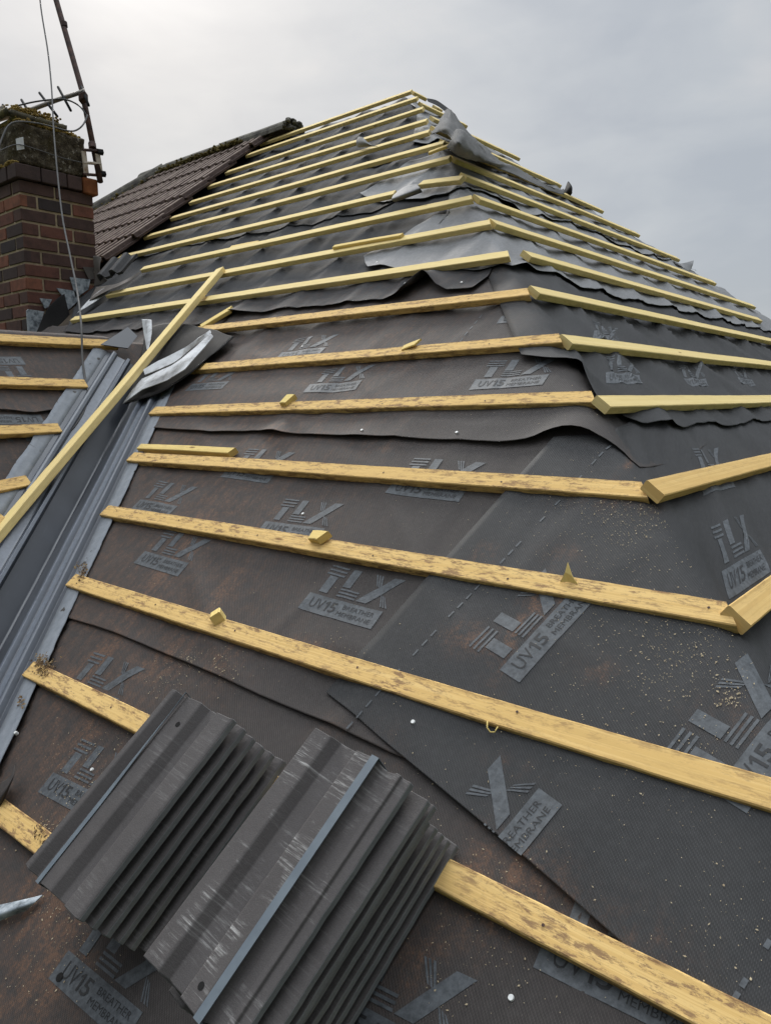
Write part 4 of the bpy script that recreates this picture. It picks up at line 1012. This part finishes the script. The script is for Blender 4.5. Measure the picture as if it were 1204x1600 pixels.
cable([X(-5, 240, XF+.1), X(4, 215, XF+.06), X(14, 196, XF+.04), X(30, 190, XF+.03), X(60, 193, XF+.03), X(85, 199, XF+.05), X(104, 204, XF+.08), X(118, 204, XF+.08), X(130, 195, XF+.06), D(137, 180, mast_d*.995)], .006, 'cable', 'brownish lead looping under the cap slabs of the chimney')
cable([X(-8, 240, XF+.05), X(12, 230, XF+.035), X(30, 226, XF+.032), X(60, 234, XF+.03), X(95, 246, XF+.03), X(128, 254, XF+.03)], .0035, 'cable', 'thin lashing wire round the roughcast part of the chimney')

# ------------------------------------------------------------------ old tiled part of the roof
ot = MB()
prf = [(0, 0), (.010, .026), (.016, .032), (.040, .032), (.046, .026), (.056, 0), (.1, 0), (.110, .026), (.116, .032), (.140, .032), (.146, .026), (.156, 0), (.19, 0), (.2, .004)]
OL = .36
rt = []
for i in range(5):
    y = OL*i/4
    rt.append(([ot.vert((x, y, z+.016), scuff=1.0 if z > .03 else 0) for x, z in prf], [ot.vert((x, y, z)) for x, z in prf]))  # marks the rib tops for the painted-in lit tone
for i in range(4):
    for k in range(len(prf)-1):
        ot.face([rt[i][0][k], rt[i][0][k+1], rt[i+1][0][k+1], rt[i+1][0][k]]); ot.face([rt[i][1][k], rt[i+1][1][k], rt[i+1][1][k+1], rt[i][1][k+1]])
    for k in (0, -1):
        f = [rt[i][0][k], rt[i+1][0][k], rt[i+1][1][k], rt[i][1][k]]; ot.face(f if k == 0 else f[::-1])
for k in range(len(prf)-1):
    ot.face([rt[0][0][k], rt[0][1][k], rt[0][1][k+1], rt[0][0][k+1]]); ot.face([rt[4][0][k+1], rt[4][1][k+1], rt[4][1][k], rt[4][0][k]])
proto = None
UAP = Y(262, 268, PEAKV*cA).x
def u_lh(v): return UAP - (PEAKV-v)*cA
rows_ = [RA(171, 404, .06), RA(218, 370, .06), RA(256, 338, .06), RA(294, 308, .06), RA(332, 277.5, .06), RA(367, 249, .06), RA(401, 226, .06)]
v0 = rows_[1][1]; gv = (rows_[6][1]-rows_[1][1])/5
cnt = 0
for k in range(-1, 7):
    v = v0+gv*(k-1); ur = rows_[min(max(k, 0), 6)][0]
    if k == -1: ur = rows_[0][0]-.05
    j = 0
    while True:
        u = ur - .2*(j+1)
        if u < u_lh(v+.1)-.12 or (k <= 0 and u < -6.9): break
        if k < 0: break
        if proto is None:
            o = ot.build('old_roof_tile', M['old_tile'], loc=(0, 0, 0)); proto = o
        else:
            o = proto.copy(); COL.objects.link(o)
        cnt += 1
        jr = random.uniform(-.006, .006)
        ev = (evA*1 + nA*-.055).normalized(); n_ = ev.cross(EX) * -1
        n_ = EX.cross(ev)
        org = V((u, v*cA, v*sA)) + nA*(.045+random.uniform(-.002, .003)) + evA*jr
        m_ = Matrix(((EX.x, ev.x, n_.x, org.x), (EX.y, ev.y, n_.y, org.y), (EX.z, ev.z, n_.z, org.z), (0, 0, 0, 1)))
        if OL > PEAKV-v and k == 6: m_ = m_ @ Matrix.Scale(max(.3, (PEAKV-v)/OL), 4, (0, 1, 0))
        o.matrix_world = m_
        tag(o, '%s tile from the cut edge in the %s course of old brown ribbed tiles' % (ORD[j] if j < len(ORD) else 'far', ['lowest', 'second lowest', 'third lowest', 'middle', 'third highest', 'second highest', 'highest'][k]), 'roof tile', 'old brown tiles left on the far end of the roof')
        j += 1
# loose dark wavy tile by the chimney
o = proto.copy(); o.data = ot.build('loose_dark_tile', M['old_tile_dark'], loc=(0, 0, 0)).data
tmp = [x for x in COL.objects if x.name.startswith('loose_dark_tile')][0]
bpy.data.objects.remove(o)
og = A(157, 440, .06); ev = (evA*.9-EX*.15+nA*.1).normalized(); axx = (EX - ev*EX.dot(ev)).normalized(); n_ = axx.cross(ev)
tmp.matrix_world = Matrix(((axx.x, ev.x, n_.x, og.x), (axx.y, ev.y, n_.y, og.y), (axx.z, ev.z, n_.z, og.z), (0, 0, 0, 1))) @ Matrix.Scale(1.3, 4, (1, 0, 0)) @ Matrix.Scale(.55, 4, (0, 1, 0)) @ Matrix.Scale(1.1, 4, (0, 0, 1))
tag(tmp, 'dark wavy-edged tile left loose beside the chimney foot', 'roof tile')
# ridge and hip tiles
def half_round(L, r, name, mat):
    mb = MB(); rr = []
    for x in (0, .02, L*.5, L):
        rr.append(([mb.vert((x, r*math.cos(a), r*math.sin(a)*.85)) for a in [math.pi*k/10 for k in range(11)]], [mb.vert((x, (r-.018)*math.cos(a), (r-.018)*math.sin(a)*.85)) for a in [math.pi*k/10 for k in range(11)]]))
    for i in range(3):
        for k in range(10):
            mb.face([rr[i][0][k], rr[i+1][0][k], rr[i+1][0][k+1], rr[i][0][k+1]]); mb.face([rr[i][1][k], rr[i][1][k+1], rr[i+1][1][k+1], rr[i+1][1][k]])
    for i in (0, 3):
        for k in range(10):
            f = [rr[i][0][k], rr[i][0][k+1], rr[i][1][k+1], rr[i][1][k]]; mb.face(f if i == 0 else f[::-1])
    return mb.build(name, M[mat], loc=(0, 0, 0), smooth=False)
RE = X(436, 205, A(430, 215).x).x
pk = V((uh(PEAKV), PEAKV*cA, PEAKV*sA))
ur0 = A(440, 214, .03).x
rp = half_round(.46, .125, 'ridge_tile', 'ridge'); first = True
x = ur0; k = 0
def frame(o, org, ax, up):
    ax = V(ax).normalized(); ay = V(up).cross(ax).normalized(); n_ = ax.cross(ay)
    o.matrix_world = Matrix(((ax.x, ay.x, n_.x, org.x), (ax.y, ay.y, n_.y, org.y), (ax.z, ay.z, n_.z, org.z), (0, 0, 0, 1)))
while x > UAP-.1:
    o = rp if first else rp.copy()
    if not first: COL.objects.link(o)
    first = False
    frame(o, V((x, PEAKV*cA+.02, PEAKV*sA+.02+random.uniform(-.004, .004))), (-1, 0, random.uniform(-.012, .012)), (0, 0, 1))
    tag(o, 'mossy half-round ridge tile, %s from the exposed end of the old ridge' % ORD[k], 'ridge tile', 'mossy ridge tiles'); x -= .455; k += 1
hd = V((-cA, -cA, -sA)).normalized(); k = 0
hp0 = V((UAP, PEAKV*cA, PEAKV*sA))
while k < 7:
    o = rp.copy(); COL.objects.link(o)
    frame(o, hp0 + hd*(.40*k) + V((0, 0, .03)), hd, (0, 0, 1))
    tag(o, 'mossy half-round hip tile, %s down from the far end of the ridge' % ORD[k], 'hip tile', 'mossy hip tiles'); k += 1
mb = MB()
zz = PEAKV*sA
blobs(mb, [(UAP, PEAKV*cA-.13, zz+.0), (ur0-.55, PEAKV*cA-.12, zz+.03)], .013, 900, .022, 8)
hA = hp0 + nA*.05 + EX*.12
blobs(mb, [hA, hA+hd*2.6], .015, 900, .024, 9)
tag(mb.build('moss', M['moss'], smooth=True), 'brown-green moss growing along the old ridge and hip', 'moss', kind='stuff')
mb = MB(); g = random.Random(3)
for _ in range(60):
    a = g.uniform(.1, 3.0); r = g.uniform(.0, .125)
    p = V((ur0+.01+g.uniform(-.01, .03), PEAKV*cA+.02+r*math.cos(a), zz+.02+r*math.sin(a)*.85)); blobs(mb, [p, p], .022, 1, .004, g.randint(0, 999))
tag(mb.build('mortar_bedding', M['ridge'], smooth=True), 'crumbly mortar filling the open end of the old ridge', 'mortar')

# ------------------------------------------------------------------ small stuff
def on(px, py): 
    u, v = RA(px, py); return u, v
def roof_top(u, v):
    """highest membrane at a ring coordinate (front slope near part)"""
    h = S1.pos(u, v); best = h; hn = nA
    for s_, cond in ((S2, v > S2.vbot(u) and v < .6), (S2R, False), (S3, v > S3.vbot(u) and v < 1.4)):
        if cond:
            q = s_.pos(u, v)
            if (q-best).dot(hn) > 0: best = q
    # S2R region: right of its left edge and above its cut
    if v < .6 and nx_*u+ny_*v > cut[2] and u > q0[0] + (tp[0]-q0[0])*(v-q0[1])/(tp[1]-q0[1]):
        q = S2R.pos(u, v)
        if (q-best).dot(hn) > 0: best = q
    return best
for (px, py) in [(650, 1135), (799, 1560), (569, 679), (716, 682), (474, 804), (472, 541), (674, 543), (146, 1204), (25, 1145), (590, 413), (633, 443), (721, 442)]:
    u, v = RA(px, py); c = roof_top(u, v)
    if py == 1145: c = A(px, py, .018)
    if py in (413,): c = P1.pos(u, v)
    if py in (443, 442): c = S4.pos(u, v)
    mb = MB(); n = 12; r = .0046
    ring = [mb.vert(c + nA*.0012 + EX*(r*math.cos(6.2832*k/n)) + evA*(r*math.sin(6.2832*k/n))) for k in range(n)]
    ring2 = [mb.vert(c + nA*.0032 + EX*(r*.85*math.cos(6.2832*k/n)) + evA*(r*.85*math.sin(6.2832*k/n))) for k in range(n)]
    low = [mb.vert(c - nA*.006 + EX*(r*math.cos(6.2832*k/n)) + evA*(r*math.sin(6.2832*k/n))) for k in range(n)]
    for k in range(n):
        mb.face([ring[k], ring[(k+1) % n], ring2[(k+1) % n], ring2[k]]); mb.face([low[k], low[(k+1) % n], ring[(k+1) % n], ring[k]])
    mb.face(ring2)
    o = mb.build('clout_nail', M['galv'])
    where = {1135: 'below the nearest batten right of the tile stacks', 1560: 'at the bottom beside the dirty batten', 679: 'on the wavy lap edge left of centre', 682: 'on the wavy lap edge right of centre', 804: 'on the logo above the wedge offcut', 541: 'on the small logo right of the folded flap', 543: 'behind the chip of wood on the batten', 1204: 'close to the left edge of the left tile stack', 1145: 'on the pale valley flange', 413: 'in the torn corner of the pale hip sheet', 443: 'left of the big ripple below the pale hip sheet', 442: 'right of the big ripple below the pale hip sheet'}[py]
    tag(o, 'white round nail head '+where, 'nail', 'galvanised nails in the membrane')
# nail hole with dark clout in the foreground logo
u, v = RA(96, 1528); mb = MB(); disc(mb, S1.pos(u, v, .003), EX, evA, .008); tag(mb.build('rubber_washer', M['mem_black']), 'black nail washer on the logo at the lower left', 'washer')
# sawdust
g = random.Random(11); mb = MB()
def flake(px, py, s):
    u, v = RA(px, py); 
    if v > 1.3 or u > uh(v)-.01: return
    c = roof_top(u, v) + nA*(.0022+.001*g.random())
    a = g.random()*6.28; e1 = (EX*math.cos(a)+evA*math.sin(a)); e2 = nA.cross(e1)
    e1 = e1 + nA*g.uniform(-.4, .4)
    s *= min(1.35, .75*math.exp(g.gauss(-.35, .5))); w = s*g.uniform(.5, 1.0); l = s*g.uniform(.7, 1.8)
    mb.face([mb.vert(c+e1*l), mb.vert(c+e2*w), mb.vert(c-e1*l*.8), mb.vert(c-e2*w*.9)])
for x, y, sx, sy, n, s in [(990, 815, 45, 22, 420, .0013), (960, 850, 80, 40, 260, .0011), (1040, 1010, 60, 40, 240, .0014), (1100, 1045, 40, 40, 160, .0016), (1000, 1080, 90, 40, 200, .0012), (1140, 1098, 12, 10, 60, .002), (495, 852, 24, 6, 70, .0016), (620, 862, 60, 10, 50, .0014),
                        (780, 1390, 60, 40, 140, .0013), (960, 1160, 120, 50, 150, .0012), (1085, 1240, 80, 60, 120, .0012), (1120, 1480, 60, 60, 110, .0013), (820, 800, 90, 60, 180, .0010), (560, 760, 180, 60, 130, .0010), (350, 1045, 18, 20, 90, .0018), (290, 1035, 16, 10, 60, .0018), (255, 1065, 18, 16, 70, .0016),
                        (130, 1175, 50, 25, 90, .0016), (120, 1245, 20, 30, 120, .0017), (200, 1155, 30, 20, 50, .0018), (110, 1425, 50, 30, 160, .0017), (60, 1500, 60, 50, 100, .0016), (700, 900, 160, 40, 90, .0011), (900, 640, 120, 25, 150, .0010), (640, 650, 160, 8, 70, .001), (980, 900, 90, 30, 140, .0012), (700, 1240, 120, 80, 90, .0012), (740, 1500, 80, 60, 110, .0013), (620, 1350, 80, 80, 40, .0013), (70, 1300, 30, 14, 120, .0022), (350, 900, 120, 60, 90, .0013), (480, 1020, 130, 30, 80, .0014), (950, 985, 70, 20, 90, .0012)]:
    for _ in range(int(n*1.25)): flake(g.gauss(x, sx), g.gauss(y, sy), s)
tag(mb.build('sawdust', M['sawdust']), 'pale sawdust and wood flecks scattered on the dark membrane', 'sawdust', kind='stuff')
# dead leaf debris
mb = MB(); g = random.Random(4)
for x, y, sx, sy, n in [(128, 893, 5, 7, 90), (67, 1040, 9, 8, 240), (34, 1097, 3, 5, 25), (215, 1105, 2, 2, 0), (62, 1300, 8, 10, 60)]:
    for _ in range(n):
        px, py = g.gauss(x, sx), g.gauss(y, sy); c = A(px, py, .016+.022*g.random()*math.exp(-((px-x)/sx)**2*.5))
        a = g.random()*6.28; e1 = (EX*math.cos(a)+evA*math.sin(a)+nA*g.uniform(-.8, .8)).normalized(); e2 = nA.cross(e1).normalized()
        l = g.uniform(.003, .007); w = l*g.uniform(.3, .7)
        mb.face([mb.vert(c+e1*l), mb.vert(c+e2*w+nA*.001), mb.vert(c-e1*l), mb.vert(c-e2*w)])
tag(mb.build('leaf_debris', M['debris']), 'crumbled leaf and moss debris lodged against the batten ends at the valley flange', 'debris', kind='stuff')

# ------------------------------------------------------------------ the house below, ground, sky, sun
house = thing('house', 'brick house body carrying the stripped hipped roof', 'house', (-3.5, 3.5, -2.0))
EV = -2.0                      # eaves, along the slope
pkL = V((UAP, PEAKV*cA, PEAKV*sA)); dz = V((0, 0, -.06))
def rp_(u, v): return V((u, v*cA, v*sA))
yf = EV*cA; ze = EV*sA; dp = PEAKV-EV
yb_ = PEAKV*cA + dp*cA
cor = [V((uh(EV), yf, ze)), V((uh(EV), yb_, ze)), V((UAP-dp*cA, yb_, ze)), V((UAP-dp*cA, yf, ze))]
mb = MB(); ids = [mb.vert(c+dz) for c in cor]; a_ = mb.vert(pk+dz); b_ = mb.vert(pkL+dz)
mb.face([ids[3], ids[0], a_, b_]); mb.face([ids[0], ids[1], a_]); mb.face([ids[1], ids[2], b_, a_]); mb.face([ids[2], ids[3], b_])
mb.build('roof_boarding', M['deck'], house)
# projecting wing: its own slopes
zr_ = SC2.edge(SC2.top, 0)[1]*sC; xr = (OC-cC*zr_)/sC; ztop = zr_
ybk = ztop/TA
mb = MB(); dz2 = V((0, 0, -.05)); yfw = -5.0
e1x = (OC-cC*ze)/sC; e2x = xr-(e1x-xr)
i_ = [mb.vert(V(p)+dz2) for p in [(e1x, yfw, ze), (xr, yfw, ztop), (e2x, yfw, ze), (e1x, .2, ze), (xr, ybk+.3, ztop), (e2x, .2, ze)]]
mb.face([i_[0], i_[3], i_[4], i_[1]]); mb.face([i_[1], i_[4], i_[5], i_[2]]); mb.face([i_[0], i_[1], i_[2]])
mb.build('wing_roof_boarding', M['deck'], house)
mb = MB(); w_ = .35; zg = -5.2
mb.box((cor[3].x+w_, cor[0].y+w_, zg), (cor[0].x-cor[3].x-2*w_, 0, 0), (0, cor[1].y-cor[0].y-2*w_, 0), (0, 0, ze-zg-.07))
mb.box((e2x+w_, yfw+w_, zg), (e1x-e2x-2*w_, 0, 0), (0, cor[0].y-yfw, 0), (0, 0, ze-zg-.06))
mb.build('wall', M['wallbrick'], house)
mb = MB(); mb.face([mb.vert(p) for p in ((-3000, -3000, zg), (3000, -3000, zg), (3000, 3000, zg), (-3000, 3000, zg))])
tag(mb.build('ground', M['grass'], loc=(0, 0, 0)), kind='structure')

SUN_AZ, SUN_EL = YAW + math.atan2(240-602, F_PX), R(34)     # azimuth measured from +Y towards +X
sd = V((math.sin(SUN_AZ)*math.cos(SUN_EL), math.cos(SUN_AZ)*math.cos(SUN_EL), math.sin(SUN_EL)))
L = bpy.data.lights.new('sun', 'SUN'); L.energy = 1.5; L.angle = R(14); L.color = (1, .96, .9)
so = bpy.data.objects.new('sun', L); COL.objects.link(so); so.rotation_euler = (-sd).to_track_quat('-Z', 'Y').to_euler(); so.location = sd*30
W = bpy.data.worlds.new('World'); SC.world = W; W.use_nodes = True
nt = W.node_tree; nd = nt.nodes; lk = nt.links
bg = nd['Background']; bg.inputs['Strength'].default_value = .1
sky = nd.new('ShaderNodeTexSky'); sky.sky_type = 'NISHITA'; sky.sun_disc = False; sky.sun_elevation = SUN_EL; sky.sun_rotation = SUN_AZ; sky.dust_density = 2.5
tc = nd.new('ShaderNodeTexCoord'); 
def wm(op, a, b=None, c=None):
    x = nd.new('ShaderNodeMath'); x.operation = op
    for i, v in enumerate((a, b, c)):
        if v is None: continue
        if hasattr(v, 'links'): lk.new(v, x.inputs[i])
        else: x.inputs[i].default_value = v
    return x.outputs[0]
mp = nd.new('ShaderNodeMapping'); mp.inputs['Scale'].default_value = (1, 1, 2.4); lk.new(tc.outputs['Generated'], mp.inputs['Vector'])
def wnoise(sc, det, loc, dist=.3):
    m2 = nd.new('ShaderNodeMapping'); m2.inputs['Location'].default_value = loc; lk.new(mp.outputs[0], m2.inputs['Vector'])
    n = nd.new('ShaderNodeTexNoise'); n.inputs['Scale'].default_value = sc; n.inputs['Detail'].default_value = det; n.inputs['Roughness'].default_value = .5; n.inputs['Distortion'].default_value = dist
    lk.new(m2.outputs[0], n.inputs['Vector']); return n.outputs['Fac']
n1 = wnoise(2.2, 6, (.3, 1.7, .2)); n2 = wnoise(5.5, 6, (2.1, .4, 3.0), .5)
n3 = wnoise(13.0, 5, (4.4, .9, 1.0), .4)
cl = wm('ADD', wm('ADD', wm('MULTIPLY', n1, .55), wm('MULTIPLY', n2, .35)), wm('MULTIPLY', n3, .12))
rp2 = nd.new('ShaderNodeValToRGB'); e = rp2.color_ramp.elements
e[0].position = .42; e[0].color = (4.5, 4.85, 5.3, 1); e[1].position = .66; e[1].color = (6.25, 6.35, 6.45, 1)
x = e.new(.55); x.color = (5.35, 5.65, 5.95, 1)
lk.new(cl, rp2.inputs[0])
# brighter towards the zenith, as under an overcast sky, and round the veiled sun
sep = nd.new('ShaderNodeSeparateXYZ'); lk.new(tc.outputs['Generated'], sep.inputs[0])
zc_ = wm('MAXIMUM', sep.outputs['Z'], 0.0)
zen = wm('MULTIPLY_ADD', wm('POWER', zc_, 6.0), 7.5, .775)
dt = nd.new('ShaderNodeVectorMath'); dt.operation = 'DOT_PRODUCT'; lk.new(tc.outputs['Generated'], dt.inputs[0]); dt.inputs[1].default_value = sd
dpos = wm('MAXIMUM', dt.outputs['Value'], 0.0)
glow = wm('ADD', wm('MULTIPLY', wm('POWER', dpos, 110.0), .55), wm('MULTIPLY', wm('POWER', dpos, 14.0), .03))
dh_ = nd.new('ShaderNodeVectorMath'); dh_.operation = 'DOT_PRODUCT'; lk.new(tc.outputs['Generated'], dh_.inputs[0]); dh_.inputs[1].default_value = V((sd.x, sd.y, 0)).normalized()
mr = nd.new('ShaderNodeMapRange'); mr.interpolation_type = 'SMOOTHSTEP'; lk.new(dh_.outputs['Value'], mr.inputs[0])
for i_k, v_k in ((1, -.6), (2, .1), (3, .5), (4, 1.0)): mr.inputs[i_k].default_value = v_k
zen = wm('MULTIPLY', zen, mr.outputs[0])
glow = wm('MULTIPLY', glow, wm('MULTIPLY_ADD', n2, 1.0, .5))
mul = nd.new('ShaderNodeVectorMath'); mul.operation = 'SCALE'; lk.new(rp2.outputs[0], mul.inputs[0]); lk.new(wm('ADD', zen, glow), mul.inputs['Scale'])
mx = nd.new('ShaderNodeMix'); mx.data_type = 'RGBA'; mx.inputs[0].default_value = .9
lk.new(sky.outputs[0], mx.inputs[6]); lk.new(mul.outputs[0], mx.inputs[7]); lk.new(mx.outputs[2], bg.inputs[0])

cd = bpy.data.cameras.new('camera'); cd.sensor_fit = 'VERTICAL'; cd.sensor_height = 24; cd.lens = F_PX/1600*24; cd.clip_start = .02; cd.clip_end = 8000
co_ = bpy.data.objects.new('camera', cd); COL.objects.link(co_)
co_.matrix_world = Matrix(((RX.x, UX.x, -FX.x, CAM.x), (RX.y, UX.y, -FX.y, CAM.y), (RX.z, UX.z, -FX.z, CAM.z), (0, 0, 0, 1)))
SC.camera = co_
SC.view_settings.view_transform = 'Standard'; SC.view_settings.look = 'None'; SC.view_settings.exposure = 0.3; SC.view_settings.gamma = 1.0
SC.render.engine = 'CYCLES'
SC.cycles.max_bounces = 6
print('tiles', cnt)
